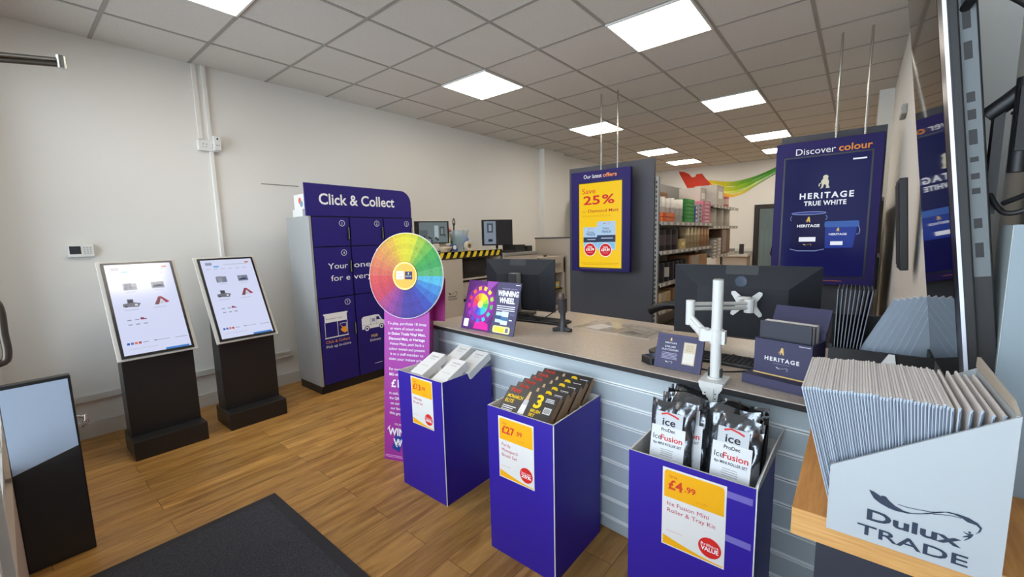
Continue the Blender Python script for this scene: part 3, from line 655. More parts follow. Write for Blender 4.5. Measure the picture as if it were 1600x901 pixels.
# brush packs in bin 2
def brush_pack():
    t = thing('brush_pack', 'x', 'brush pack', (0, 0, 0), group='black paint brush packs in the middle bin')
    mb = MB(); W, H, D = .275, .135, .03; bk = mat('pack_black', (30, 29, 31), .35)
    mb.box(0, W, 0, D, -H, 0, M_KRAFT); mb.box(0, W, -.001, 0, -H, 0, bk); mb.box(0, W, 0, .012, 0, .0012, bk); mb.build('carton', t)
    F = Fr((0, -.001, -H), (1, 0, 0), (0, 0, 1)); g = MB(); yl = ink(246, 206, 30); rd = ink(222, 60, 50)
    g.text(F, 'Purdy', .02, H-.026, .02, rd, bold=.02, fit=.055); g.text(F, 'MONARCH', .016, H-.058, .0165, yl, bold=.02, fit=.085); g.text(F, 'ELITE', .016, H-.082, .0165, yl, bold=.02, fit=.046)
    g.lines(F, .016, H-.102, .075, 3, .004, .009, M_INK)
    g.build('lettering', t); g = MB(); g.text(F, '3', .185, H-.072, .06, yl, bold=.035, al='C'); g.text(F, 'BRUSH', .165, H-.096, .014, yl, bold=.02, fit=.05); g.text(F, 'SET', .165, H-.116, .014, yl, bold=.02)
    g.build('number_print', t); g = MB(); g.lines(F, .215, H-.022, .05, 3, .003, .007, M_INK); g.build('small_print', t); g = MB(); g.rect(F, .225, H-.09, .262, H-.06, M_WHITE)
    for k in range(7): g.rect(F, .229+k*.0045, H-.087, .2312+k*.0045, H-.064, M_BLACK, .0012)
    g.build('barcode', t)
    g = MB(); hw = ink(214, 182, 140); g.poly(F, [(.118, H-.008), (.128, H-.008), (.133, H-.05), (.113, H-.05)], hw, .0009); g.poly(F, [(.112, H-.05), (.136, H-.05), (.138, H-.075), (.11, H-.075)], ink(200, 198, 196), .0009); g.poly(F, [(.11, H-.075), (.138, H-.075), (.14, H-.12), (.108, H-.12)], ink(236, 232, 226), .0009); g.build('brush_window', t)
    return t
pk = brush_pack(); lb = ['front black brush pack of the row, nearest the price card', 'second black brush pack from the front of the middle bin', 'third black brush pack from the front of the middle bin', 'fourth black brush pack from the front of the middle bin', 'fifth black brush pack from the front of the middle bin', 'rearmost black brush pack in the middle bin, next to the counter']
for k in range(6):
    m = TM((-1.217+.004*(k % 2)+.003*k, 1.452+.05*k, .768+.004*k), 0, R(-50))
    if k == 0: pk.matrix_basis = m; pk['label'] = lb[0]
    else: dup(pk, m, lb[k])
# foil pouches in bin 3
FOIL = mat('silver_foil', (132, 136, 142), .2, metal=.92, bump=.5, bscale=16)
FOILD = mat('black_foil', (26, 26, 30), .15, metal=.3, bump=.25, bscale=18)
def pouch(label, x, y, z, lean, seed, rz=0, card=True, dark=False):
    rnd = random.Random(seed)
    t = thing('roller_pack', label, 'roller pack', mtx=TM((x, y+(.03 if y < 1.6 else .012), z), rz, -lean), group='foil roller packs in the right bin')
    W, H, D = .15, .27, .055; nx, nz = 14, 20; mb = MB(); vs = []
    ph = [rnd.random()*6 for _ in range(6)]
    for sgn in (-1, 1):
        for j in range(nz+1):
            for i in range(nx+1):
                u, v = i/nx, j/nz; e = (min(u, 1-u)*2)**.5*min(1, (min(v, 1-v)*5))**.6
                r = .007*math.sin(11*u+ph[0]+5*v)*math.sin(9*v+ph[1]+3*u)+.004*math.sin(23*u+ph[2]-13*v)
                vs.append(((u-.5)*W*(1+.03*math.sin(7*v+ph[3])), D/2+sgn*(D/2*e+(r if 0 < i < nx and 0 < j < nz else 0)), -H+v*H+.006*math.sin(6*u+ph[4])*v))
    q = (nx+1)*(nz+1)
    f1 = [(j*(nx+1)+i, j*(nx+1)+i+1, (j+1)*(nx+1)+i+1, (j+1)*(nx+1)+i) for j in range(nz) for i in range(nx)]
    mb.add(vs[:q], f1, FOILD if dark else FOIL, True); mb.add(vs[q:], [f[::-1] for f in f1], FOILD, True)
    mb.build('pouch', t)
    if card:
        F = Fr((-.058, -.011, -.25), (1, 0, 0), (0, .0, 1)); g = MB(); cw = .116; pts = [(0, 0), (cw, 0), (cw, .165), (.0, .165)]
        g.poly(F, pts, ink(222, 224, 226)); bl = ink(40, 40, 46); rd = ink(206, 50, 50)
        g.rect(F, .012, .165, cw-.012, .215, ink(200, 204, 208), .0007); g.text(F, 'ice', .058, .17, .024, bl, .0012, al='C', bold=.02, wx=1.2); g.stroke(F, [(.03, .205), (.05, .212), (.075, .206), (.09, .2)], .006, rd, .0012)
        g.text(F, 'ProDec', .058, .148, .011, bl, .0012, al='C', bold=.02); g.text(F, 'Ice', .008, .117, .0185, bl, .0012); g.text(F, 'Fusion', .034, .117, .0185, rd, .0012, bold=.02, fit=.074)
        g.text(F, '4pc MINI ROLLER SET', .058, .1, .0085, bl, .0012, al='C', bold=.02, fit=.098); g.lines(F, .058, .085, .05, 4, .002, .007, ink(150, 150, 154), al='C'); g.rect(F, .02, .04, .096, .043, ink(210, 120, 120)); g.build('label_card', t)
pouch('silver roller pack at the front left of the right bin, its white card facing out', -.475, 1.42, .862, R(12), 1)
pouch('silver roller pack at the front right of the right bin, its white card facing out', -.268, 1.41, .865, R(14), 2, R(-4))
pouch('silver roller pack with red print just behind the front left one', -.44, 1.48, .866, R(14), 3, R(6), True, False)
pouch('silver foil roller pack just behind the front right one', -.29, 1.475, .868, R(15), 4, R(3), False)
pouch('silver foil roller pack third in the left column of the right bin', -.48, 1.54, .858, R(20), 5, 0, False, False)
pouch('dark foil roller pack third in the right column of the right bin', -.275, 1.54, .86, R(20), 6, R(-3), False, True)
pouch('dark foil roller pack fourth in the left column of the right bin', -.475, 1.595, .855, R(22), 7, R(4), False, True)
pouch('silver foil roller pack at the rear right of the right bin', -.275, 1.60, .855, R(22), 8, 0, False)
pouch('silver foil roller pack at the rear left of the right bin', -.478, 1.645, .855, R(20), 9, R(2), False, False)

# ------------------------------------------------------------------ counter
CR = R(-4.65); CO = Vector((-2.262, 1.812, 0))     # front left corner of the worktop
CM = TM(CO, CR)
ct = thing('sales_counter', 'long silver slatwall sales counter with beige laminate top', 'counter', mtx=CM)
LEN = 2.38
mb = MB(); mb.prism([(0, 0), (LEN, 0), (LEN, .86), (1.3, .92), (-.03, .96)], Fr((0, 0, .855), (1, 0, 0), (0, 1, 0)), .022, mat('worktop_edge_black', (24, 22, 22), .5))
F = Fr((0, 0, .877), (1, 0, 0), (0, 1, 0)); mb.poly(F, [(0, .0015), (LEN, .0015), (LEN, .86), (1.3, .92), (-.03, .96)], M_WORK, .003)
mb.add([F.p(*p) for p in ((0, 0, 0), (LEN, 0, 0), (LEN, .0015, .003), (0, .0015, .003))], [(0, 1, 2, 3)], M_WORK); mb.build('worktop', ct)
mb = MB(); y0 = .075; pz = .855; k = 0
mb.box(.03, LEN, y0+.012, y0+.03, 0, .855, M_SILV)
while pz > .02:
    z1 = pz-.004; z0 = max(pz-.098, .0)
    mb.box(.03, LEN, y0, y0+.012, z0+.006, z1, M_SILV); pz = z0
mb.build('slatwall', ct)
mb = MB(); pz = .855
while pz > .1:
    pz -= .098; mb.box(.03, LEN, y0-.004, y0+.011, pz+.0015, pz+.0085, M_INS); mb.box(.03, LEN, y0-.0035, y0+.011, pz-.0085, pz-.0035, M_INS)
mb.box(.03, LEN, y0-.004, y0+.01, .838, .846, M_INS); mb.box(.03, LEN, y0-.004, y0+.01, .849, .854, M_INS)
mb.build('slat_inserts', ct)
mb = MB(); mb.box(.008, .026, .002, .94, 0, .855, M_SILV); mb.box(.004, .008, 0, .94, 0, .855, M_BLACK); mb.build('end_panel', ct)
mb = MB(); mb.box(.026, LEN, .5, .52, 0, .855, M_DARK); mb.build('back_panel', ct)
ZT = .8802
def onc(u, v, z=ZT): return CM @ Vector((u, v, z))

# winning wheel sign
S = TM((-1.957, 1.846, ZT), R(-2), R(-17)); t = thing('counter_sign', 'purple winning wheel sign propped on the left end of the counter', 'sign', mtx=S)
W, H = .447, .315; mb = MB(); mb.box(0, W, 0, .006, 0, H, mat('sign_slate', (66, 60, 92), .4)); mb.box(W*.4, W*.6, .006, .012, 0, H*.7, M_WHITE); pl_ = mb.build('panel', t)
F = Fr((0, 0, 0), (1, 0, 0), (0, 0, 1)); g = MB()
g.poly(F, [(.0, 0), (.255, 0), (.265, .1), (.255, .2), (.26, H), (0, H)], ink(86, 36, 104)); g.disc(F, .14, .16, .13, ink(120, 34, 130), .0008); g.disc(F, .145, .165, .1, ink(150, 40, 150), .001)
g.poly(F, [(.17, H), (.262, H), (.2, .26), (.18, .24)], ink(150, 70, 160), .0009); g.poly(F, [(.11, .01), (.24, .01), (.23, .05), (.18, .062), (.12, .05)], ink(214, 30, 150), .0011)
cols = [(70, 180, 90), (150, 200, 60), (240, 220, 40), (240, 200, 40), (240, 160, 50), (236, 100, 60), (226, 60, 70), (214, 50, 130), (150, 60, 170), (80, 70, 190), (60, 110, 220), (60, 180, 220), (60, 190, 170)]
n = len(cols)
for k, c in enumerate(cols):
    a0, a1 = R(-20+360/n*k), R(-20+360/n*(k+1)); am = (a0+a1)/2
    g.poly(F, [(.14, .165), (.14+.07*math.cos(a0), .165+.07*math.sin(a0)), (.14+.07*math.cos(am), .165+.07*math.sin(am)), (.14+.07*math.cos(a1), .165+.07*math.sin(a1))], ink(*c), .0014)
    for rr, sz in ((.098, .011),):
        x, y = .14+rr*math.cos(am), .165+rr*1.05*math.sin(am); cx, sx = math.cos(am), math.sin(am)
        g.poly(F, [(x-sx*sz-cx*.012, y+cx*sz-sx*.012), (x+sx*sz-cx*.012, y-cx*sz-sx*.012), (x+sx*sz*1.3+cx*.012, y-cx*sz*1.3+sx*.012), (x-sx*sz*1.3+cx*.012, y+cx*sz*1.3+sx*.012)], ink(*c), .0016)
g.disc(F, .14, .165, .024, ink(220, 200, 110), .0018)
g.rrect(F, .02, .015, .062, .065, .006, M_INK, .0016); g.text(F, 'THE BIGGER & BETTER', .36, .272, .008, ink(170, 160, 190), al='C', fit=.12)
g.text(F, 'WINNING', .355, .232, .032, M_INK, al='C', bold=.04, fit=.165); g.text(F, 'WHEEL', .355, .19, .032, M_INK, al='C', bold=.04, fit=.125)
g.lines(F, .355, .168, .15, 3, .005, .012, ink(225, 222, 232), al='C')
g.rrect(F, .285, .07, .335, .135, .004, ink(190, 206, 218)); g.rrect(F, .33, .06, .385, .14, .004, ink(206, 216, 224), .0009); g.rect(F, .285, .09, .335, .112, ink(48, 80, 120), .0012); g.rect(F, .33, .085, .385, .108, ink(70, 110, 150), .0014)
g.rect(F, .395, .088, .418, .094, M_INK); g.lines(F, .395, .13, .04, 3, .002, .006, ink(130, 130, 160))
g.rrect(F, .278, .008, .415, .05, .012, ink(232, 222, 160), .001); g.rrect(F, .29, .014, .37, .044, .006, ink(226, 206, 70), .0014); g.rect(F, .38, .016, .402, .042, ink(110, 110, 130), .0014)
g.rect(F, .405, .3, .44, .304, M_INK); g.build('artwork', pl_)

# monitors
def monitor(name, label, Mx, W, H, stand):
    t = thing(name, label, 'monitor', mtx=Mx)
    mb = MB(); mb.box(-W/2, W/2, .03, .042, -H/2, H/2, M_BLACK); mb.build('screen_frame', t, bevel=.002)
    mb = MB(); F = Fr((0, .042, 0), (-1, 0, 0), (0, 0, 1)); mb.rect(F, -W/2+.01, -H/2+.02, W/2-.01, H/2-.01, M_BLK2); mb.build('display', t)
    mb = MB(); bs = mat('monitor_shell', (24, 26, 32), .5, spec=.3); a, b, d = W/2, H/2, .03; ia, ib = a*.62, b*.58
    vs = [(-a, d, -b), (a, d, -b), (a, d, b), (-a, d, b), (-ia, 0, -b*.92), (ia, 0, -b*.92), (ia, 0, b*.42), (-ia, 0, b*.42)]
    mb.add(vs, [(4, 5, 6, 7), (0, 1, 5, 4), (1, 2, 6, 5), (2, 3, 7, 6), (3, 0, 4, 7)], bs)
    mb.build('rear_shell', t)
    mb = MB(); q = (lambda zz: d*(zz-b*.42)/(b*.58)-.001)
    mb.add([(-.07, q(b*.76), b*.76), (.07, q(b*.76), b*.76), (.07, q(b)-.002, b), (-.07, q(b)-.002, b)], [(0, 1, 2, 3)], M_BLACK); mb.build('vent', t)
    return t
ML = TM((-1.945, 2.42, 1.098), R(6)); lm = monitor('desk_monitor', 'black desktop monitor seen from behind at the left end of the counter', ML, .6, .38, True)
mb = MB(); mb.box(-.035, .035, -.06, 0, -.2, .09, M_GREY); mb.box(-.035, .035, -.062, -.06, -.2, .09, mat('stand_dark', (40, 42, 48), .4)); mb.build('stand_column', lm, bevel=.004)
mb = MB(); mb.rbox(-.12, .12, -.13, .09, -.2175, -.2, .02, mat('stand_base', (92, 88, 82), .35, metal=.5)); mb.build('stand_base', lm)
g = MB(); g.rect(Fr((0, -.001, -.14), (1, 0, 0), (0, 0, 1)), -.13, 0, -.105, .035, M_WHITE); g.build('serial_label', lm)
MRm = TM((-.425, 2.24, 1.112), R(1)); rm = monitor('desk_monitor', 'large black monitor seen from behind, carried on the white arm', MRm, .63, .36, False)
g = MB(); ch = mat('shiny_badge', (70, 78, 92), .12, metal=.6); g.disc(Fr((.0, .0065, .104), (1, 0, 0), (0, .25, 1)), .0, .0, .026, ch, .001); g.build('badge', rm)
g = MB()
for sx in (-1, 1):
    g.prism([(sx*.012, -.02), (sx*.055, -.06), (sx*.066, -.054), (sx*.066, -.044), (sx*.045, -.01), (sx*.045, .012), (sx*.066, .046), (sx*.064, .058), (sx*.05, .06), (sx*.012, .028)], Fr((.03, -.008, .0), (1, 0, 0), (0, 0, 1)), .006, M_WP)
g.build('mounting_plate', rm)
# white arm clamped to the counter
t = thing('desk_mount', 'white monitor arm with tall pole clamped to the counter edge', 'monitor arm', (-.4, 1.715, ZT))
mb = MB(); mb.cyl((0, 0, .012), (0, 0, .395), .0195, .0195, M_WP, 28); mb.cyl((0, 0, .395), (0, 0, .398), .019, .017, M_GREY, 24); mb.build('pole', t)
mb = MB(); mb.rbox(-.045, .045, -.055, .05, 0, .012, .008, M_WP); mb.prism([(-.043, .012), (.043, .012), (.04, -.01), (.028, -.03), (.025, -.085), (-.025, -.085), (-.028, -.03), (-.04, -.01)], Fr((0, -.058, 0), (1, 0, 0), (0, 0, 1)), .008, M_WP); mb.box(-.012, .012, -.072, -.062, -.06, -.01, M_WP); mb.cyl((0, 0, .012), (0, 0, .018), .03, .026, M_WP)
for sx in (-.018, .018):
    for z in (-.03, -.048, -.066): mb.cyl((sx, -.0665, z), (sx, -.068, z), .0025, .0025, M_BLACK, 8)
mb.build('clamp', t)
mb = MB(); mb.box(-.024, -.018, -.012, .012, .02, .05, M_BLACK); mb.box(.018, .024, -.012, .012, .02, .05, M_BLACK); mb.build('cable_clips', t)
mb = MB(); mb.cyl((0, 0, .15), (0, 0, .205), .024, .024, M_WP, 28); mb.box(.02, .032, -.012, .02, .15, .2, M_WP); mb.cyl((-.045, 0, .155), (-.045, 0, .205), .019, .019, M_WP, 20); mb.box(-.045, 0, -.02, .02, .158, .2, M_WP); mb.build('collar', t)
mb = MB(); mb.cyl((-.045, 0, .17), (-.115, .06, .215), .014, .014, M_WP); mb.cyl((-.045, 0, .195), (-.115, .06, .235), .01, .01, M_WP); mb.cyl((-.117, .062, .2), (-.117, .062, .3), .0175, .0175, M_WP, 20); mb.build('lower_arm', t)
mb = MB(); mb.cyl((-.117, .062, .285), (.04, .38, .255), .008, .008, M_WP); mb.cyl((-.117, .062, .265), (.04, .38, .235), .008, .008, M_WP); mb.cyl((.04, .38, .215), (.04, .38, .275), .02, .02, M_WP, 20); mb.box(-.005, .045, .38, .48, .235, .262, M_WP); mb.build('upper_arm', t)
mb = MB(); mb.box(-.03, .03, .47, .51, .21, .27, M_WP); mb.build('tilt_head', t, bevel=.006)

# small things on the counter
def keyboard(label, Mx, L=.43, D=.135):
    t = thing('keyboard', label, 'keyboard', mtx=Mx); mb = MB(); mb.box(0, L, 0, D, 0, .014, M_BLACK); mb.build('body', t, bevel=.004); mb = MB(); km = mat('key_dark', (34, 34, 38), .5)
    for r in range(6):
        for c in range(int(L/.0195)-1): mb.box(.01+c*.0195, .026+c*.0195, .01+r*.0195, .0265+r*.0195, .0142, .02, km)
    mb.build('keys', t)
keyboard('black keyboard behind the left monitor sign', TM((-1.86, 2.2, ZT), R(4)))
keyboard('black keyboard under the large monitor', TM((-.62, 1.95, ZT), R(-3)), .42)
t = thing('barcode_scanner', 'black handheld barcode scanner standing in its cradle on the counter', 'scanner', (-1.36, 2.13, ZT), R(20))
rub = mat('scanner_grey', (48, 48, 50), .45); mb = MB(); mb.tube([(0, 0, .012), (-.055, -.03, .008)], [.02, .014], rub, 10, 1); mb.tube([(0, 0, .012), (.055, -.03, .008)], [.02, .014], rub, 10, 1); mb.tube([(0, 0, .012), (0, .055, .008)], [.02, .014], rub, 10, 1); mb.lathe([(.032, .0), (.03, .02), (.018, .05), (.016, .09), (.02, .12)], rub, 16); mb.build('cradle', t)
mb = MB(); mb.tube([(0, .0, .115), (0, -.004, .14), (0, -.012, .17), (0, -.02, .205)], [.026, .03], rub, 14); mb.build('scan_head', t); mb = MB(); mb.tube([(0, -.015, .17), (0, -.034, .215), (0, -.03, .232)], [.02, .016], mat('scanner_orange_grey', (86, 70, 62), .4), 12); mb.build('scan_window', t)
tag((lambda m: (m.tube([(-1.38, 2.13, ZT+.14), (-1.45, 2.16, ZT+.1), (-1.56, 2.2, ZT+.04), (-1.66, 2.26, ZT+.024), (-1.8, 2.4, ZT+.024)], .0035, M_BLACK, 8), m.build('scanner_cable'))[1])(MB()), 'thin black cable running from the scanner towards the left monitor', 'cable')
t = thing('desk_mat', 'printed clear desk mat lying on the counter in front of the dark end panel', 'desk mat', mtx=CM @ TM((.86, .5, .8801)))
mb = MB(); mb.box(0, .52, 0, .3, 0, .002, mat('mat_print', (182, 172, 158), .2)); mb.build('sheet', t); F = Fr((0, 0, .002), (1, 0, 0), (0, 1, 0)); g = MB(); pg = ink(112, 102, 92)
for b in range(9):
    for a in range(12): 
        if random.random() < .6: g.rect(F, .02+a*.04, .03+b*.027, .05+a*.04, .045+b*.027, pg)
g.poly(F, [(.06, .05), (.17, .03), (.2, .17), (.1, .19)], ink(204, 198, 188), .0008); g.poly(F, [(.32, .06), (.4, .05), (.43, .1), (.34, .12)], ink(96, 90, 84), .0008); g.build('print', t)
t = thing('card_terminal', 'black card payment terminal lying beside the colours sign', 'card terminal', mtx=TM((-.735, 1.80, ZT), R(-32)))
mb = MB(); mb.rbox(0, .075, 0, .15, 0, .03, .012, M_BLACK); mb.build('body', t, bevel=.004); mb = MB(); mb.box(.008, .067, .02, .07, .03, .032, mat('terminal_screen', (44, 62, 92), .12)); mb.build('screen', t)
t = thing('tablet_reader', 'small black flat reader propped behind the card terminal', 'card reader', mtx=TM((-.75, 1.93, ZT), R(-30), R(12)))
mb = MB(); mb.rbox(0, .09, 0, .13, 0, .022, .012, M_BLACK); mb.build('body', t); mb = MB(); mb.box(.01, .08, .03, .12, .022, .023, mat('reader_grey', (92, 88, 84), .25)); mb.build('screen', t)
# explore sign
def heritage_word(g, F, a, b, wd, m, ml, c=.0009): lion(g, F, a, b+wd*.22, wd*.28, ml, c); g.text(F, 'HERITAGE', a, b, wd*.12, m, c, al='C', bold=.02, sp=1.3, fit=wd)
S = TM((-.662, 1.765, ZT), R(-4), R(-18)); t = thing('colours_sign', 'small slate explore our colours sign with a beige square, left of the white arm', 'sign', mtx=S)
W, H = .197, .15; mb = MB(); mb.box(0, W, 0, .012, 0, H, M_NAVY); mb.build('panel', t, bevel=.002); F = Fr((0, 0, 0), (1, 0, 0), (0, 0, 1)); g = MB()
g.stroke(F, [(.006, .006), (W-.006, .006), (W-.006, H-.006), (.006, H-.006)], .0012, ink(104, 100, 140), .0006, True)
heritage_word(g, F, .062, .108, .05, M_INK, M_GOLDI); g.text(F, 'EXPLORE', .062, .091, .0075, M_INK, al='C', fit=.045); g.text(F, 'OUR COLOURS', .062, .078, .0075, M_INK, al='C', fit=.072); g.lines(F, .062, .066, .07, 5, .0025, .006, ink(170, 168, 190), al='C'); flourish(g, F, .045, .022, .034, M_INK); g.build('lettering', t)
g = MB(); g.rect(F, .118, .03, .168, .122, ink(206, 192, 166)); g.rect(F, .122, .036, .164, .078, ink(222, 216, 204), .0009); g.lines(F, .143, .108, .035, 4, .0025, .007, ink(170, 152, 122), al='C'); g.build('beige_square', t)
# heritage swatch box
t = thing('swatch_box', 'navy heritage swatch box with an open lid at the right of the counter', 'swatch box', mtx=TM((-.285, 1.81, ZT), R(-14)))
W, D = .19, .13
mb = MB(); mb.prism([(-.02, -.05), (W+.02, -.05), (W+.02, D), (-.02, D)], Fr((0, 0, 0), (1, 0, 0), (0, 1, 0)), .035, M_NAVY); mb.build('plinth', t, bevel=.001)
mb = MB(); mb.box(0, W, 0, .006, .036, .17, M_NAVY); mb.box(0, .006, .006, D, .036, .17, M_NAVY); mb.box(W-.006, W, .006, D, .036, .17, M_NAVY); mb.box(0, W, D-.006, D, .036, .2, M_NAVY); mb.box(-.001, W+.001, -.002, 0, .0355, .04, M_GOLDI); mb.build('tray', t)
mb = MB(); mb.box(0, W, 0, .006, 0, .1, M_NAVY, TM((0, D, .19), 0, R(-30))); mb.build('lid', t)
F = Fr((0, 0, .036), (1, 0, 0), (0, 0, 1)); g = MB(); lion(g, F, W/2, .084, .026, M_GOLDI); g.text(F, 'HERITAGE', W/2, .056, .0145, M_INK, al='C', bold=.03, sp=1.3, fit=.115); g.rect(F, W*.35, .047, W*.65, .0482, ink(150, 148, 170)); flourish(g, F, W/2-.022, .022, .045, ink(200, 198, 210)); g.rect(F, W*.78, .125, W*.97, .127, M_INK); g.build('lettering', t)
t = thing('swatch_cards', 'block of dark edged swatch cards standing in the navy heritage box', 'swatch cards', mtx=TM((-.285, 1.81, ZT), R(-14)))
mb = MB(); mb.box(.008, W-.012, .02, .03, .037, .235, mat('card_navy', (52, 52, 66), .5)); mb.box(.008, W-.012, .03, .05, .037, .228, M_WHITE); mb.box(.008, W-.01, .055, .058, .037, .23, mat('card_navy', (52, 52, 66))); mb.box(.008, W-.01, .058, .085, .037, .232, M_WHITE); mb.build('cards', t)
# cables behind arm
tag((lambda m: (m.tube([(-.3, 2.23, 1.0), (-.27, 2.16, .93), (-.2, 2.05, ZT+.006), (-.28, 2.0, ZT+.005), (-.42, 2.12, ZT+.005)], .004, M_BLACK, 8), m.build('monitor_cable'))[1])(MB()), 'black cable hanging from the back of the large monitor', 'cable')
tag((lambda m: (m.tube([(-.62, 1.99, ZT+.03), (-.55, 1.86, ZT+.005), (-.42, 1.83, ZT+.004), (-.3, 1.92, ZT+.004)], .003, M_BLACK, 8), m.build('keyboard_cable'))[1])(MB()), 'thin black cable lying on the counter behind the white pole', 'cable')
tag((lambda m: (m.box(-.012, .012, -.006, .006, 0, .05, M_WP, TM((-.305, 2.226, .955))), m.build('cable_plug', bevel=.003))[1])(MB()), 'small white plug hanging below the large monitor', 'plug')
# office chair behind the counter
t = thing('office_chair', 'black office chair with curved armrest behind the counter', 'chair', (-1.12, 3.72, 0), R(-90))
pl = mat('chair_black', (26, 26, 30), .4); mb = MB(); mb.rbox(-.24, .24, -.23, .23, .44, .52, .08, pl); mb.build('seat', t, bevel=.02)
mb = MB(); mb.rbox(-.22, .22, -.03, .03, 0, .5, .03, pl, TM((0, .27, .55), 0, R(-10))); mb.build('backrest', t, bevel=.02)
for sx in (-1, 1):
    mb = MB(); mb.tube([(sx*.28, .2, .55), (sx*.31, .22, .75), (sx*.31, .12, .86), (sx*.31, -.06, .87), (sx*.31, -.2, .81)], .034, pl, 12); mb.tube([(sx*.22, 0, .47), (sx*.3, .02, .5), (sx*.31, .02, .84)], .018, pl, 10); mb.build('armrest', t)
mb = MB(); mb.cyl((0, 0, .1), (0, 0, .44), .03, .025, M_CHROME); mb.build('gas_column', t); mb = MB()
for k in range(5):
    a = 2*PI*k/5; mb.tube([(0, 0, .1), (.3*math.cos(a), .3*math.sin(a), .07)], [.03, .018], pl, 8, 1); mb.cyl((.3*math.cos(a)-.02, .3*math.sin(a), .028), (.3*math.cos(a)+.02, .3*math.sin(a), .028), .028, .028, pl, 14)
mb.build('wheel_base', t)

# ------------------------------------------------------------------ oak shelf, carton, leaflets, TV at the right
t = thing('oak_bench', 'oak topped dark bench at the lower right, carrying the white carton', 'bench', (0, 1.2, 0))
mb = MB(); mb.box(-.072, XN-.003, .965, 1.6, .843, .9, M_OAK); mb.box(-.072, XN-.003, .963, .965, .843, .9, M_OAKF); mb.build('oak_top', t, world=True, bevel=.002)
mb = MB(); mb.box(-.03, XN-.003, .985, 1.59, 0, .843, mat('bench_navy', (44, 48, 60), .5)); mb.build('cabinet', t, world=True)
def carton():
    t = thing('cardboard_carton', 'white trade cardboard carton full of folded leaflets on the oak bench', 'carton', (.095, 1.07, .9005)); x0, x1, y0, y1 = -.11, .108, -.14, .15; th = .005
    cm = mat('carton_white', (178, 184, 188), .65, bump=.08, bscale=40); ki = mat('carton_inside', (188, 176, 160), .7)
    mb = MB(); z = lambda y: 0
    def wall(pts, d, m2):
        mb.add([Vector(p) for p in pts]+[Vector(p)+Vector(d) for p in pts], [(0, 1, 2, 3), (7, 6, 5, 4), (0, 4, 5, 1), (1, 5, 6, 2), (2, 6, 7, 3), (3, 7, 4, 0)], m2)
    hL, hR = .125, .275
    wall([(x0, y0, 0), (x1, y0, 0), (x1, y0, hR), (x0, y0, hL)], (0, th, 0), cm)
    wall([(x0, y1, 0), (x1, y1, 0), (x1, y1, hR), (x0, y1, hL+.01)], (0, -th, 0), cm)
    wall([(x0, y0+th, 0), (x0, y1-th, 0), (x0, y1-th, hL+.008), (x0, y0+th, hL)], (th, 0, 0), cm)
    wall([(x1, y0+th, 0), (x1, y1-th, 0), (x1, y1-th, hR-.001), (x1, y0+th, hR-.001)], (-th, 0, 0), cm)
    mb.box(x0+th, x1-th, y0+th, y1-th, 0, .004, cm); mb.build('carton_body', t)
    mb = MB(); wall([(x1, y0+.006, hR), (x1, y1, hR), (x1+.0, y1, hR+.02), (x1+.0, y0+.04, hR+.012)], (-th, 0, 0), ki); mb.build('top_flap', t)
    g = MB(); trade_logo(g, Fr((x0, y0, 0), (1, 0, 0), (0, 0, 1)), .044, .012, .148, ink(48, 58, 76)); g.build('lettering', t)
carton()
# leaflets in the carton
LW = mat('leaflet_paper', (228, 222, 218), .6); LE = mat('leaflet_page_edge', (172, 184, 196), .6); LD = mat('leaflet_dark', (58, 66, 84), .5)
mb = MB(); prof = []; Th, Dp, Ht = .0042, .24, .262
for i in range(7):
    a = R(180-30*i); prof.append((Th/2*math.cos(a), Ht-Th/2+Th/2*math.sin(a)))
prof = [(Th/2, .0)]+[p for p in prof[::-1]]+[(-Th/2, 0)]
n = len(prof); vs = [(x, 0, z) for x, z in prof]+[(x, Dp, z) for x, z in prof]
lf = MB(); lf.add(vs, [tuple(range(n))], LE); lf.add(vs, [tuple(range(n, 2*n))[::-1]], LE); lf.add(vs, [(i+1, i, n+i, n+i+1) for i in range(n-1)], LW, False)
lf.box(-.0004, .0004, -.0004, 0, .0, Ht-.006, LD); lf.box(Th/2-.0013, Th/2-.0001, -.0004, 0, 0, Ht-.002, LD)
leaf = lf.build('leaflet'); NL = 52
ll = 'folded white colour leaflet standing in the tight row in the white carton'
for k in range(NL):
    f = k/(NL-1); lean = R(-14+13.5*min(1, f*1.05)) if k < NL-5 else R(1.5*(k-NL+5))
    m = TM((-.003+.158*f+(.0022*(k-(NL-5)) if k >= NL-5 else 0), .948, .906), 0, 0, lean)
    m = m @ Matrix.Translation((0, random.uniform(-.002, .002), random.uniform(-.002, .002)))
    o = leaf if k == 0 else leaf.copy()
    if k: COL.objects.link(o)
    o.matrix_basis = m; tag(o, ll, 'leaflet', 'folded leaflets in the white carton')
leaf['label'] = 'leftmost folded leaflet leaning over the left rim of the white carton'
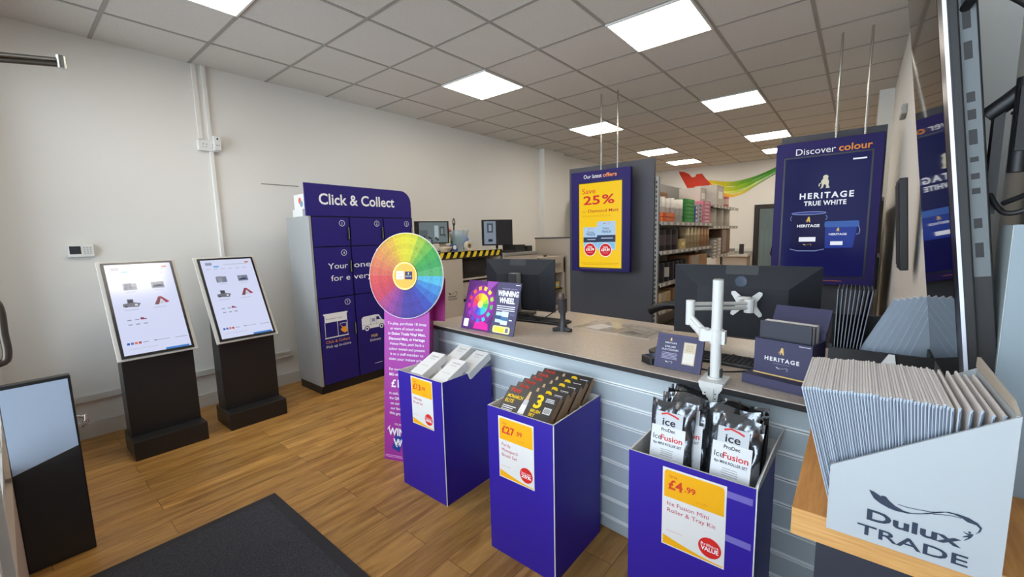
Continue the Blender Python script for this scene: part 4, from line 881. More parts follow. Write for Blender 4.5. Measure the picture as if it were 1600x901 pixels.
# TV on the wall
def tv():
    tl = R(6.6)
    t = thing('wall_television', 'large black wall television seen almost edge on at the right', 'television', mtx=Matrix.Translation(Vector((.203, 1.261, 1.05))) @ Matrix.Rotation(-tl, 4, 'Y'))
    H, L = 1.15, .625
    mb = MB(); mb.box(0, .012, 0, L, 0, H, mat('tv_bezel', (20, 16, 30), .3)); mb.build('bezel', t, bevel=.001)
    mb = MB(); F = Fr((0, L, 0), (0, -1, 0), (0, 0, 1)); mb.rect(F, .012, .012, L-.085, H-.012, mat('tv_glass', (6, 6, 8), .03, spec=.9), .0006); mb.build('display', t)
    mb = MB(); mb.box(-.003, .003, -.003, .0, .002, H, mat('edge_silver', (214, 218, 232), .35, metal=.3)); mb.build('edge_strip', t)
    mb = MB(); mb.box(.012, .05, .02, L-.02, .1, H-.02, M_BLACK); mb.box(.004, .02, -.0008, .02, 0.06, H, M_BLACK); mb.build('rear_cover', t, bevel=.003)
    F = Fr((.02, .0195, 0), (1, 0, 0), (0, 0, 1)); g = MB(); g.rect(F, .002, .3, .026, .88, mat('port_plate', (104, 110, 112), .5), .0006)
    for z, hh in ((.34, .03), (.40, .02), (.47, .012), (.50, .012), (.535, .01), (.57, .03), (.62, .02), (.655, .02), (.74, .035), (.80, .06)): g.rect(F, .006, z, .018, z+hh, M_BLACK, .001)
    g.build('port_panel', t)
    mb = MB(); mb.tube([(.03, .025, .84), (.05, -.01, .85), (.09, -.02, .82), (.135, -.02, .74), (.165, -.01, .6)], .009, M_BLACK, 10); mb.build('power_cable', t)
    return t
tv()
t = thing('tv_mount', 'black television wall bracket with cables behind the screen edge', 'wall bracket', (XN, 1.45, 1.62))
mb = MB(); mb.box(-.014, -.001, -.18, .12, -.12, .14, M_BLACK); mb.build('wall_plate', t, bevel=.002)
mb = MB(); mb.box(-.03, -.014, -.19, -.15, -.14, .15, M_BLACK); mb.box(-.1, -.03, -.17, -.14, -.02, .1, M_BLACK); mb.tube([(-.135, -.12, .06), (-.09, -.13, .1), (-.05, -.15, .15), (-.02, -.16, .17)], .016, M_BLACK, 8); mb.cyl((-.09, -.15, -.06), (-.09, -.15, .12), .014, .014, M_BLACK); mb.build('bracket_arms', t)
mb = MB(); mb.box(-.125, -.11, -.13, -.1, -.14, .08, M_BLACK); mb.build('screen_rail', t)
mb = MB(); mb.tube([(-.12, -.13, -.1), (-.1, -.16, -.14), (-.06, -.17, -.12), (-.03, -.16, -.04)], .005, M_BLACK, 8); mb.tube([(-.1, -.13, .06), (-.06, -.18, .0), (-.05, -.18, -.08), (-.1, -.13, -.12)], .005, M_BLACK, 8); mb.build('signal_cable', t)
t = thing('storage_box', 'tall pale blue grey box standing on the oak bench by the right wall', 'box', (.235, 1.27, .9005))
mb = MB(); mb.box(0, .085, 0, .1, 0, .556, mat('board_blue_grey', (150, 164, 172), .6)); mb.build('body', t, bevel=.001); mb = MB(); mb.box(-.001, 0, .001, .099, .001, .555, mat('board_edge', (196, 206, 204), .6)); mb.build('side_panel', t)
# second leaflet display behind
t = thing('leaflet_display', 'black counter display tray with fanned colour leaflets behind the carton', 'leaflet display', (.07, 1.9, ZT))
mb = MB(); mb.box(-.13, .14, -.06, -.05, 0, .16, M_BLACK); mb.box(-.13, .14, .14, .15, 0, .25, M_BLACK); mb.box(-.13, -.12, -.05, .14, 0, .17, M_BLACK); mb.box(.13, .14, -.05, .14, 0, .17, M_BLACK); mb.box(-.13, .14, -.05, .14, 0, .01, M_BLACK); mb.build('tray', t)
mb = MB(); mb.prism([(-.02, .0), (.06, .0), (.045, .1), (.03, .1)], Fr((0, -.066, .06), (1, 0, 0), (0, 0, 1)), .004, M_WHITE); mb.build('white_tab', t)
sw = MB(); sw.box(-.0015, .0015, 0, .17, 0, .235, LE); sw.box(-.0017, .0017, 0, .17, .235, .238, LW); swo = sw.build('swatch_leaflet')
sw2 = MB(); sw2.box(-.0015, .0015, 0, .17, 0, .235, LD); sw2.box(-.0014, .0014, -.001, 0, 0, .235, mat('card_edge_grey', (120, 126, 136), .6)); swo2 = sw2.build('swatch_leaflet')
for k in range(9):
    o = swo2 if k == 0 else swo2.copy()
    if k: COL.objects.link(o)
    o.matrix_basis = TM((-.045+.0085*k, 1.868, ZT+.13), R(0), 0, R(.0+.8*k)); tag(o, 'dark faced colour leaflet standing upright at the left of the black display tray', 'leaflet', 'upright dark leaflets in the black display tray')
for k in range(8):
    o = swo if k == 0 else swo.copy()
    if k: COL.objects.link(o)
    o.matrix_basis = TM((.012+.02*k, 1.868+.006*k, ZT+.125+.001*k), R(-62), R(-27+1.2*k)); tag(o, 'pale blue colour leaflet slanting to the right in the black display tray', 'leaflet', 'slanting pale leaflets in the black display tray')

# ------------------------------------------------------------------ hanging screens and shelving
def rods(t, xs, y, z0):
    for x in xs:
        mb = MB(); mb.cyl((x, y, z0), (x, y, ZC), .009, .009, M_STEEL, 14); mb.build('ceiling_rod', t, world=True)
def hang_screen(name, label, x0, x1, y, z0, z1, ins, rx, paint, head):
    t = thing(name, label, 'hanging screen', ((x0+x1)/2, y, z0))
    mb = MB(); mb.box(x0, x1, y, y+.05, z0, z1, M_PURP2); mb.build('frame', t, world=True, bevel=.003)
    F = Fr((x0, y, z0), (1, 0, 0), (0, 0, 1))
    for k in range(3): g = MB(); head(g, F, x1-x0, z1-z0, k); g.build('lettering' if k < 2 else 'small_print', t, world=True)
    a0, b0, a1, b1 = ins
    mb = MB(); mb.rect(F, a0-.012, b0-.012, a1+.012, b1+.012, mat('screen_bezel', (14, 12, 30), .3), .0008); G = F.sub(a0, b0, .0012); paint(mb, G, a1-a0, b1-b0); mb.build('screen', t, world=True)
    rods(t, rx, y+.06, z1-.02)
SPEC[0] = .06
def head1(g, F, W, H, k):
    if k == 0: g.text(F, 'Our latest', .165, H-.08, .042, M_INK, fit=.225)
    if k == 1: g.text(F, 'offers', .405, H-.08, .042, ink(240, 150, 70), bold=.012, fit=.165)
    if k == 2: g.rect(F, .12, .028, .48, .032, ink(150, 120, 150))
def paint1(mb, F, W, H):
    y, r, e = scr(250, 204, 22, .95), scr(216, 44, 48, .9), .95
    mb.rect(F, 0, 0, W, H, y, .0002)
    mb.text(F, 'Save', .04, H-.115, .06, r, .0006, wx=1.15); mb.text(F, '25', .055, H-.235, .095, r, .0006, bold=.02, fit=.21); mb.text(F, '%', .29, H-.235, .098, r, .0006, bold=.02, fit=.15)
    mb.text(F, 'on', .04, H-.325, .028, scr(226, 130, 40, .9), .0006, wx=1.1); mb.text(F, 'Diamond Matt', .115, H-.325, .033, scr(190, 60, 40, .9), .0006, bold=.012, fit=.375); mb.text(F, '10 litre Colours 2.5L & 5L', .04, H-.375, .022, scr(222, 150, 30, .9), .0006, fit=.36)
    for (x, z, w2, h2) in ((.055, .22, .185, .24), (.23, .2, .225, .32)):
        mb.rrect(F, x, z, x+w2, z+h2, .012, scr(178, 208, 236, .95), .0006); mb.rect(F, x, z+h2*.28, x+w2, z+h2*.52, scr(50, 66, 96, .9), .0008); mb.rect(F, x+.012, z+h2*.06, x+w2-.012, z+h2*.25, scr(126, 196, 240, .95), .0008)
        flourish(mb, F, x+w2*.3, z+h2*.86, w2*.42, scr(220, 90, 50, .9), .001); mb.text(F, 'Dulux', x+w2/2, z+h2*.72, .024, scr(40, 60, 110, .9), .001, al='C'); mb.text(F, 'TRADE', x+w2/2, z+h2*.6, .026, scr(40, 60, 110, .9), .001, al='C', bold=.01); mb.rect(F, x+.05, z+h2*.4, x+w2-.03, z+h2*.43, scr(200, 210, 230, .9), .001)
    for (x, z, s) in ((.14, .205, '£35.99'), (.335, .2, '£59.99')):
        mb.disc(F, x, z, .078, scr(250, 240, 230, .95), .0012); mb.disc(F, x, z, .07, scr(214, 30, 46, .9), .0014); mb.text(F, 'Only', x, z+.022, .022, scr(255, 255, 255, .95), .0016, al='C', bold=.01); mb.text(F, s, x, z-.012, .028, scr(255, 255, 255, .95), .0016, al='C', bold=.03, fit=.105); mb.rect(F, x-.035, z-.035, x+.035, z-.031, scr(240, 170, 170, .9), .0016)
    mb.rect(F, .02, .05, W-.03, .054, scr(190, 140, 20, .9), .0006); mb.rect(F, .04, .035, W-.05, .039, scr(190, 140, 20, .9), .0006)
hang_screen('offers_screen', 'hanging purple framed screen with yellow save 25% offer', -2.632, -1.905, 4.33, 1.035, 2.165, (.105, .045, .63, .995), (-2.28, -2.083), paint1, head1)
def head2(g, F, W, H, k):
    if k == 0: g.text(F, 'Discover', .14, H-.105, .052, M_INK, fit=.265)
    if k == 1: g.text(F, 'colour', .425, H-.105, .052, ink(232, 150, 50), bold=.015, fit=.205)
    if k == 2: g.rect(F, .18, .03, .5, .034, ink(200, 110, 70))
def paint2(mb, F, W, H):
    bg_ = scr(14, 15, 84, .75); wt = scr(236, 240, 250, .95); gd = scr(226, 190, 90, .9)
    mb.rect(F, 0, 0, W, H, bg_, .0002)
    lion(mb, F, W*.5, H*.735, .105, scr(216, 214, 190, .9), .0006); mb.text(F, 'HERITAGE', W*.52, H*.655, .046, wt, .0006, al='C', bold=.03, sp=1.3, fit=.355); mb.text(F, 'TRUE WHITE', W*.51, H*.597, .036, wt, .0006, al='C', bold=.03, sp=1.1, fit=.28); mb.rect(F, W*.8, H*.945, W*.95, H*.957, wt, .0006)
    rim = scr(150, 170, 220, .8); dk = scr(14, 12, 72, .7)
    mb.rrect(F, .065, .21, .30, .52, .01, dk, .0006); mb.disc(F, .1825, .52, .1175, scr(60, 70, 150, .8), .0008, 28, .012); mb.stroke(F, [(.1825+.117*math.cos(2*PI*i/36), .52+.012*math.sin(2*PI*i/36)) for i in range(36)], .004, rim, .001, True)
    mb.stroke(F, [(.065, .222), (.12, .207), (.24, .207), (.30, .222)], .005, rim, .001); mb.stroke(F, [(.066, .5), (.056, .48), (.066, .46)], .003, rim, .001); mb.stroke(F, [(.300, .5), (.31, .48), (.300, .46)], .003, rim, .001)
    lion(mb, F, .185, .445, .045, gd, .001); mb.text(F, 'HERITAGE', .185, .405, .022, wt, .001, al='C', bold=.03, fit=.155); mb.rect(F, .125, .285, .24, .322, wt, .001); flourish(mb, F, .15, .245, .065, gd, .001)
    bl = scr(34, 58, 150, .85); mb.poly(F, [(.305, .23), (.485, .235), (.505, .42), (.3, .42)], bl, .0011); mb.rrect(F, .295, .40, .515, .448, .012, scr(60, 100, 180, .85), .0013); mb.stroke(F, [(.512, .41), (.522, .37), (.518, .345), (.5, .34)], .004, rim, .0014)
    lion(mb, F, .385, .365, .03, gd, .0014); mb.text(F, 'HERITAGE', .385, .335, .016, wt, .0014, al='C', bold=.02, fit=.115); mb.rect(F, .34, .255, .42, .285, wt, .0014)
hang_screen('discover_screen', 'hanging purple framed screen with dark blue paint tins and discover colour heading', -.588, .112, 4.33, 1.0, 2.175, (.07, .07, .63, 1.045), (-.19, -.008), paint2, head2)

def gondola(name, label, x0, x1, y0, y1, top, xface, shelf_bays):
    t = thing(name, label, 'shelving unit', ((x0+x1)/2, y0, 0))
    mb = MB(); mb.box(x0, x1, y0, y0+.03, 0, top, M_DARK); mb.build('end_panel', t, world=True)
    mb = MB(); mb.box((x0+x1)/2-.02, (x0+x1)/2+.02, y0+.03, y1, 0, top-.1, M_GREY); mb.build('back_panel', t, world=True)
    return t
g1 = gondola('shelving_unit', 'double sided grey shelving with dark end panel behind the offers screen', -2.76, -1.713, 4.5, 8.35, 2.245, -1.65, None)
def upright(t, x, y, z1):
    mb = MB(); mb.box(x-.025, x+.012, y, y+.045, 0, z1, M_GREY); k = .08
    while k < z1-.05: mb.box(x-.018, x-.004, y-.001, y, k, k+.028, M_BLACK); k += .05
    mb.build('slotted_upright', t, world=True)
upright(g1, -1.69, 4.531, 2.05); upright(g1, -1.9, 6.62, 1.98); upright(g1, -1.9, 8.3, 1.98)
SH = {1: (4.58, 6.6, (.59, .90, 1.255, 1.578), -1.65), 2: (6.66, 8.25, (.6, .8, 1.1, 1.54, 1.845), -1.65)}
lip = mat('price_rail', (168, 164, 156), .5)
for b, (ya, yb, zs, xf) in SH.items():
    for z in zs:
        mb = MB(); mb.box(-2.2, xf-.012, ya, yb, z-.025, z, M_GREY); mb.box(xf-.012, xf, ya, yb, z-.04, z+.004, lip)
        y = ya+.05
        while y < yb-.15: mb.box(xf, xf+.001, y, y+.09, z-.034, z-.004, M_WHITE); y += .17+.1*random.random()
        mb.build('shelf', g1, world=True)
    mb = MB(); mb.box(-2.2, -1.66, ya, yb, 0, .1, M_GREY); mb.build('plinth', g1, world=True)
# products on the shelves: (name, label, category, y, z, width, depth, height, colour, style)
def product(name, label, cat, y, z, w, d, h, rgb, style='box', group='stock on the shelves behind the offers screen', x=-1.665, m2=None):
    t = thing(name, label, cat, (x, y, z+.0005), 0, group); m = mat('stock_%d_%d_%d' % rgb, rgb, .5, var=.06, vscale=30)
    mb = MB()
    if style == 'box':
        mb.box(-d, 0, 0, w, 0, h, m); mb.build('carton', t, bevel=.003); F = Fr((0, 0, 0), (0, 1, 0), (0, 0, 1)); g = MB(); c2 = ink(*(m2 or tuple(min(255, int(v*1.25)+12) for v in rgb)))
        g.rect(F, w*.2, h*.35, w*.8, h*.7, c2); g.rect(F, 0, h*.9, w, h*.93, ink(*[int(v*.8) for v in rgb])); g.build('label_panel', t)
    elif style == 'tin':
        r = w/2; mb.lathe([(r, 0), (r, h*.97), (r*.97, h), (r*.9, h), (r*.88, h*.97), (0, h*.97)], m, 22, (-r, r, 0)); mb.build('can', t); g = MB(); g.lathe([(r*1.01, h*.25), (r*1.01, h*.75)], ink(*(m2 or (190, 186, 176))), 22, (-r, r, 0)); g.build('wrap_label', t)
    elif style == 'roll':
        r = w/2; mb.lathe([(r*.35, 0), (r, 0.0), (r, h), (r*.35, h), (r*.35, 0)], m, 20, (-r, r, 0)); mb.build('roll', t); g = MB(); g.lathe([(r*1.01, h*.3), (r*1.01, h*.6)], ink(*(m2 or tuple(int(v*.85) for v in rgb))), 20, (-r, r, 0)); g.build('band', t)
    elif style == 'stack':     # stacked wrapped packs
        n = max(2, int(h/.045))
        for k in range(n): mb.rbox(-d, 0, 0, w, k*h/n+.002, (k+1)*h/n-.002, .015, m)
        mb.build('packs', t); g = MB()
        for k in range(n): g.box(.0, .001, w*.25, w*.75, k*h/n+.012, (k+1)*h/n-.012, ink(*(m2 or (230, 226, 222))))
        g.build('labels', t)
    elif style == 'wrap':
        mb.box(-d, 0, 0, w, 0, h, m); o = mb.build('bundle', t, bevel=.02); g = MB(); g.box(-d*.9, .003, w*.05, w*.45, h*.1, h*.96, M_FILM); g.build('film', t)
z = SH[1][2]
for k in range(5): product('filler_tube', ['first white tube on the shelf beside the slotted upright', 'second white tube on the top shelf', 'third white tube on the top shelf', 'fourth white tube on the top shelf', 'fifth white tube on the top shelf, next to the green packs'][k], 'tube', 4.62+.15*k, z[3], .13, .13, .27-.01*(k % 2), (224, 218, 208), 'roll', 'white tubes on the top shelf')
product('orange_tray', 'orange pack low on the top shelf in front of the white tubes', 'pack', 4.6, z[3], .4, .06, .1, (232, 104, 48), 'stack', x=-1.653, m2=(240, 140, 80))
product('brown_carton', 'flat brown carton on top behind the white tubes', 'carton', 4.7, z[3], .55, .22, .36, (140, 104, 66), 'box', x=-1.83)
product('green_pack_stack', 'stack of bright green packs on the top shelf', 'pack stack', 5.4, z[3], .38, .3, .29, (48, 142, 58), 'stack', m2=(70, 170, 80))
product('blue_pack_stack', 'thin stack of blue packs beside the green stack', 'pack stack', 5.81, z[3], .1, .25, .22, (70, 90, 160), 'stack')
product('mixed_pack_stack', 'white and grey pack stack between the blue and pink stacks', 'pack stack', 5.94, z[3], .2, .28, .25, (190, 184, 186), 'stack', m2=(140, 96, 120))
product('pink_pack_stack', 'stack of pink packs on the top shelf', 'pack stack', 6.17, z[3], .38, .3, .3, (214, 122, 146), 'stack', m2=(226, 190, 200))
for k in range(3): product('dark_can', ['dark can nearest the upright on the second shelf', 'middle dark can of three on the second shelf', 'right dark can of three on the second shelf'][k], 'can', 4.64+.2*k, z[2], .17, .17, .24, (42, 34, 36), 'tin', 'dark cans on the second shelf', m2=(88, 78, 78))
product('cream_box', 'small cream box beside the dark cans', 'box', 5.25, z[2], .2, .15, .12, (206, 176, 116), 'box')
for k in range(7): product('lining_roll', ['first beige roll on the second shelf, right of the cream box', 'second beige roll on the second shelf', 'third beige roll on the second shelf', 'fourth beige roll on the second shelf', 'fifth beige roll on the second shelf, brown banded', 'sixth beige roll on the second shelf, brown banded', 'last beige roll at the right end of the second shelf'][k], 'roll', 5.5+.152*k, z[2], .145, .145, .27, (198, 178, 140) if k < 4 else (184, 140, 102), 'roll', 'beige rolls on the second shelf')
for k in range(6): product('black_can', ['black can nearest the upright on the third shelf', 'second black can on the third shelf', 'third black can on the third shelf', 'fourth black can on the third shelf', 'fifth black can on the third shelf', 'sixth black can, beside the plastic wrapped bundle'][k], 'can', 4.63+.16*k, z[1], .14, .14, .22, (32, 28, 30), 'tin', 'black cans on the third shelf', m2=(56, 50, 52) if k != 1 else (200, 196, 188))
product('wrapped_bundle', 'brown carton bundle in torn clear film on the third shelf', 'bundle', 5.65, z[1], .8, .3, .26, (168, 124, 78), 'wrap')
product('paper_sack', 'cream paper sack on the bottom shelf beside the upright', 'sack', 4.62, z[0], .34, .3, .2, (196, 168, 118), 'wrap')
product('kraft_box', 'kraft box on the bottom shelf right of the sack', 'box', 5.02, z[0], .4, .3, .22, (140, 110, 76), 'box')
z = SH[2][2]
product('large_white_box', 'large white box on top of the far shelves, left of the pair', 'box', 6.5, z[4]+.0, .3, .3, .25, (206, 200, 190), 'box', x=-1.8)
product('large_white_box', 'large white box on top of the far shelves, right of the pair', 'box', 6.85, z[4], .42, .32, .3, (204, 198, 188), 'box')
product('pink_tub', 'small pink tub beside the large white boxes on top', 'tub', 7.5, z[4], .2, .2, .17, (206, 110, 110), 'tin', m2=(226, 200, 190))
for k in range(3): product('plain_white_can', ['left white can of the far shelf under the white boxes', 'middle white can of the far shelf under the white boxes', 'right white can of the far shelf under the white boxes'][k], 'can', 6.7+.42*k, z[3], .3, .3, .26, (176, 170, 158), 'tin', 'white cans on the far shelf', m2=(190, 184, 172))
product('grey_bottle_pack', 'grey bottle pack on the far middle shelf', 'bottle pack', 6.7, z[2], .3, .2, .24, (150, 146, 140), 'stack'); product('brown_bag', 'hanging brown bag at the right end of the far shelves', 'bag', 7.25, z[2], .55, .22, .4, (124, 88, 56), 'wrap'); product('pale_bottle_pack', 'pale bottle pack beside the brown bag', 'bottle pack', 7.02, z[2], .2, .2, .26, (186, 182, 172), 'stack')
product('red_brown_box', 'dark red brown box low on the far shelves', 'box', 6.75, z[0], .9, .3, .16, (78, 46, 40), 'box')
# shelving behind the discover screen
t = thing('shelving_unit', 'dark shelving with end panel behind the discover colour screen', 'shelving unit', (-.2, 4.5, 0))
mb = MB(); mb.box(-.575, .125, 4.5, 4.53, 0, 2.255, M_DARK); mb.build('end_panel', t, world=True); mb = MB(); mb.box(-.58, -.555, 4.53, 4.57, 0, 2.2, M_GREY); k = .08
while k < 2.1: mb.box(-.5805, -.58, 4.535, 4.56, k, k+.028, M_BLACK); k += .05
mb.build('slotted_upright', t, world=True)
for z in (.5, .95, 1.25, 1.7):
    mb = MB(); mb.box(-.5, .14, 4.54, 6.3, z-.03, z, M_GREY); mb.build('shelf', t, world=True)
mb = MB(); mb.box(-.5, -.47, 4.54, 6.3, 0, 1.9, M_DARK); mb.build('back_panel', t, world=True)
product('brown_carton', 'dark brown carton on the upper shelf right of the discover screen', 'carton', 4.56, 1.25, .5, .3, .42, (70, 48, 36), 'box', x=.14); product('black_carton', 'black carton on the lower shelf right of the discover screen', 'carton', 4.56, .95, .5, .3, .26, (28, 26, 28), 'box', x=.14)

# ------------------------------------------------------------------ left back area: tinting bench, printer, racking
t = thing('tinting_bench', 'pale work bench with yellow and black hazard tape along its edge', 'bench', (-3.7, 3.2, 0))
BW = mat('bench_beige', (188, 178, 164), .55); mb = MB(); mb.box(-4.46, -3.7, 3.16, 4.3, 1.262, 1.292, BW); mb.build('worktop', t, world=True)
mb = MB(); F = Fr((-3.7, 3.16, 1.205), (0, 1, 0), (0, 0, 1)); mb.box(-3.704, -3.7, 3.16, 4.3, 1.205, 1.292, mat('hazard_black', (30, 28, 26), .5)); hz = ink(226, 200, 44); x = .02
while x < 1.1: mb.poly(F, [(x, .012), (x+.055, .012), (x+.095, .08), (x+.04, .08)], hz, .0016); x += .11
mb.build('hazard_tape', t, world=True)
mb = MB(); mb.box(-4.4, -3.705, 3.17, 3.195, 0, 1.205, M_GREY); mb.box(-3.72, -3.704, 3.195, 3.56, 0, 1.205, BW); mb.box(-4.4, -3.72, 4.26, 4.29, 0, 1.205, BW); mb.box(-4.42, -4.4, 3.2, 4.26, 0, 1.205, BW); mb.build('panels', t, world=True)
g = MB(); trade_logo(g, Fr((-3.704, 3.3, .72), (0, 1, 0), (0, 0, 1)), 0, 0, .16, ink(64, 52, 50)); g.build('lettering', t, world=True)
mb = MB(); mb.box(-4.38, -3.74, 3.57, 4.26, .93, .95, BW); mb.box(-4.38, -3.74, 3.57, 4.26, .7, .72, BW); mb.build('shelf', t, world=True)
product('black_crate', 'black crate under the hazard taped bench', 'crate', 3.62, .95, .4, .4, .24, (34, 32, 32), 'box', 'stock under the hazard taped bench', x=-3.76)
product('white_trade_carton', 'white printed carton on the shelf under the hazard taped bench', 'carton', 3.6, .72, .55, .4, .18, (196, 188, 176), 'box', 'stock under the hazard taped bench', x=-3.75, m2=(150, 160, 170))
t = thing('drawer_unit', 'pale two drawer unit under the hazard taped bench', 'drawer unit', (-3.76, 3.58, 0)); mb = MB(); mb.box(-.5, 0, 0, .5, 0, .66, BW); mb.build('body', t)
for zz in (.52, .38):
    mb = MB(); mb.box(0, .012, .01, .49, zz, zz+.13, BW); d = mb.build('drawer', t, bevel=.003); mb = MB(); mb.cyl((.012, .1, zz+.06), (.03, .1, zz+.06), .022, .022, M_BLACK); mb.build('knob', d)
# on the bench
def wall_monitor(label, x, y, z, W, H, rz, paint, foot):
    t = thing('flat_monitor', label, 'monitor', mtx=TM((x, y, z), rz)); mb = MB(); mb.box(-W/2, W/2, 0, .03, .1, .1+H, M_BLACK); mb.build('housing', t, bevel=.003)
    F = Fr((-W/2, 0, .1), (1, 0, 0), (0, 0, 1)); mb = MB(); paint(mb, F, W, H); mb.build('screen', t); mb = MB(); mb.tube([(0, .05, .0), (0, .06, .06), (0, .032, .16)], .018, M_BLACK, 10); mb.rbox(-foot, foot, -.04, .12, 0, .012, .02, M_BLACK); mb.build('stand', t)
def pa(mb, F, W, H):
    mb.rect(F, .05, .012, W-.02, H-.015, scr(112, 124, 126, .8)); mb.rect(F, .055, .02, .15, H*.6, scr(90, 100, 104, .8), .001); mb.rect(F, W*.56, H*.25, W*.68, H*.8, scr(170, 190, 196, .8), .001); mb.rect(F, W*.72, H*.35, W*.86, H*.75, scr(70, 74, 76, .8), .001); mb.rect(F, W*.75, H*.42, W*.83, H*.68, scr(130, 136, 138, .8), .0012)
    for k in range(9): mb.disc(F, .08+random.random()*W*.7, .03+random.random()*H*.25, .014, scr(*random.choice([(50, 56, 60), (150, 160, 164), (70, 80, 84)]), .8), .0014, 10)
wall_monitor('monitor showing a pale room picture, left on the hazard taped bench', -3.9, 3.28, 1.2925, .42, .265, R(70), pa, .1)
def pb(mb, F, W, H):
    mb.rect(F, .012, .012, W-.012, H-.012, scr(52, 50, 50, .5)); mb.rect(F, .03, .02, W*.45, H-.02, scr(134, 146, 160, .8), .001); mb.rect(F, W*.17, H*.5, W*.36, H*.86, scr(70, 80, 92, .8), .0012); mb.rect(F, W*.22, H*.56, W*.31, H*.8, scr(150, 160, 172, .8), .0014); mb.rect(F, W*.2, H*.15, W*.34, H*.25, scr(40, 46, 56, .8), .0012)
t = thing('storage_cabinet', 'low beige cabinet right of the hazard taped bench, carrying the small monitor', 'cabinet', (-3.7, 4.4, 0))
mb = MB(); mb.box(-4.46, -3.7, 4.34, 5.1, 0, 1.2, BW); mb.box(-4.46, -3.68, 4.32, 5.12, 1.2, 1.235, M_GREY); mb.build('body', t, world=True); mb = MB(); mb.box(-3.7, -3.69, 4.36, 5.08, .1, 1.18, BW); mb.build('door', t, world=True)
wall_monitor('small square black monitor on a thin neck in front of the left wall', -3.95, 4.5, 1.2355, .44, .36, R(52), pb, .09)
product('till_box', 'black box beside the small square monitor', 'box', 4.66, 1.235, .22, .25, .1, (30, 28, 28), 'box', 'things on the beige cabinet', x=-3.75); product('flat_reader', 'black flat keyboard box under the small square monitor', 'box', 4.42, 1.235, .2, .16, .03, (38, 34, 34), 'box', 'things on the beige cabinet', x=-3.69); product('black_reader', 'small black reader at the right on the beige cabinet', 'reader', 4.93, 1.235, .12, .12, .08, (36, 34, 34), 'box', 'things on the beige cabinet', x=-3.75)
t = thing('tint_machine', 'beige tinting machine with dark opening and handle, behind the left monitor', 'machine', (-3.7, 5.25, 0))
mb = MB(); mb.box(-4.4, -3.72, 5.2, 5.9, 0, .3, BW); mb.box(-4.4, -3.72, 5.2, 5.24, .3, 1.1, BW); mb.box(-4.4, -3.72, 5.86, 5.9, .3, 1.1, BW); mb.box(-4.4, -3.72, 5.2, 5.9, .86, 1.12, BW); mb.box(-4.4, -4.36, 5.2, 5.9, .3, .86, M_BLACK); mb.build('casing', t, world=True)
mb = MB(); mb.box(-3.72, -3.7, 5.5, 5.75, .99, 1.02, M_GREY); mb.cyl((-3.9, 5.6, 1.12), (-3.9, 5.6, 1.14), .03, .03, M_BLACK); mb.build('handle', t, world=True); mb = MB(); mb.box(-4.3, -3.74, 5.25, 5.85, .58, .6, M_BLACK); mb.build('shelf', t, world=True)
product('yellow_tray', 'small yellow tray inside the dark opening of the beige machine', 'tray', 5.3, .6, .4, .08, .025, (214, 182, 50), 'box', 'stock in the beige machine', x=-3.75); product('yellow_pot', 'small yellow pot beside the yellow tray', 'pot', 5.74, .6, .08, .08, .1, (220, 184, 40), 'tin', 'stock in the beige machine', x=-3.76)
t = thing('divider_panel', 'tall beige divider panel left of the dark end panel', 'panel', (-3.6, 5.97, 0)); mb = MB(); mb.box(-4.36, -3.55, 5.96, 6.0, 0, 1.405, BW); mb.build('panel', t, world=True); mb = MB(); mb.box(-4.37, -3.54, 5.955, 6.005, 1.405, 1.425, M_DARK); mb.build('top_cap', t, world=True)
for k, zz in enumerate((.4, .75, 1.1)):
    mb = MB(); mb.box(-3.552, -3.53, 5.95, 6.01, zz, zz+.04, M_GREY); mb.build('bracket', t, world=True)
# tub, tape and bowl on the hazard bench
t = thing('plastic_tub', 'clear plastic tub of green and blue oddments on the hazard taped bench', 'tub', (-3.92, 3.7, 1.2925)); n = 28
mb = MB(); mb.lathe([(.1, 0), (.145, .25), (.15, .252), (.148, .258), (.14, .25), (.097, .006)], M_FILM, n); mb.build('tub_body', t)
for nm, (x, y, r, rgb, zz) in {'green_cloth': (-.02, -.03, .075, (60, 110, 80), .02), 'blue_glove': (.02, .05, .06, (90, 130, 190), .08), 'grey_cloth': (.0, .0, .06, (150, 160, 168), .14)}.items():
    b = tag(MB().build(nm), 'x', 'cloth'); bpy.data.objects.remove(b)
def blob(name, label, cat, x, y, z, r, rgb, sq=.7, seed=1, group=None):
    bm = bmesh.new(); bmesh.ops.create_icosphere(bm, subdivisions=3, radius=r); rr = random.Random(seed); a, b = rr.random()*6, rr.random()*6
    for v in bm.verts:
        k = 1+.18*math.sin(v.co.x/r*4+a)*math.sin(v.co.y/r*4+b)+.1*math.sin(v.co.z/r*7+a); v.co *= k; v.co.z *= sq
    mz = min(v.co.z for v in bm.verts)
    for v in bm.verts: v.co.z -= mz
    me = bpy.data.meshes.new(name); bm.to_mesh(me); bm.free(); me.materials.append(mat('cloth_%d_%d_%d' % rgb, rgb, .8)); me.polygons.foreach_set('use_smooth', [True]*len(me.polygons))
    o = bpy.data.objects.new(name, me); COL.objects.link(o); o.location = (x, y, z); return tag(o, label, cat, group)
blob('green_cloth', 'crumpled green cloth in the clear plastic tub', 'cloth', -3.925, 3.675, 1.3, .085, (58, 108, 78), 1.1, 1)
blob('blue_glove', 'crumpled blue glove at the right in the clear plastic tub', 'glove', -3.885, 3.77, 1.33, .06, (96, 134, 196), 1.3, 2)
blob('red_cloth', 'small red cloth draped at the left of the clear tub', 'cloth', -3.96, 3.56, 1.52, .05, (196, 66, 60), .5, 3)
product('cream_box', 'cream carton standing left of the clear tub, under the red cloth', 'carton', 3.48, 1.2925, .12, .1, .228, (196, 182, 160), 'box', 'things on the hazard taped bench', x=-3.92)
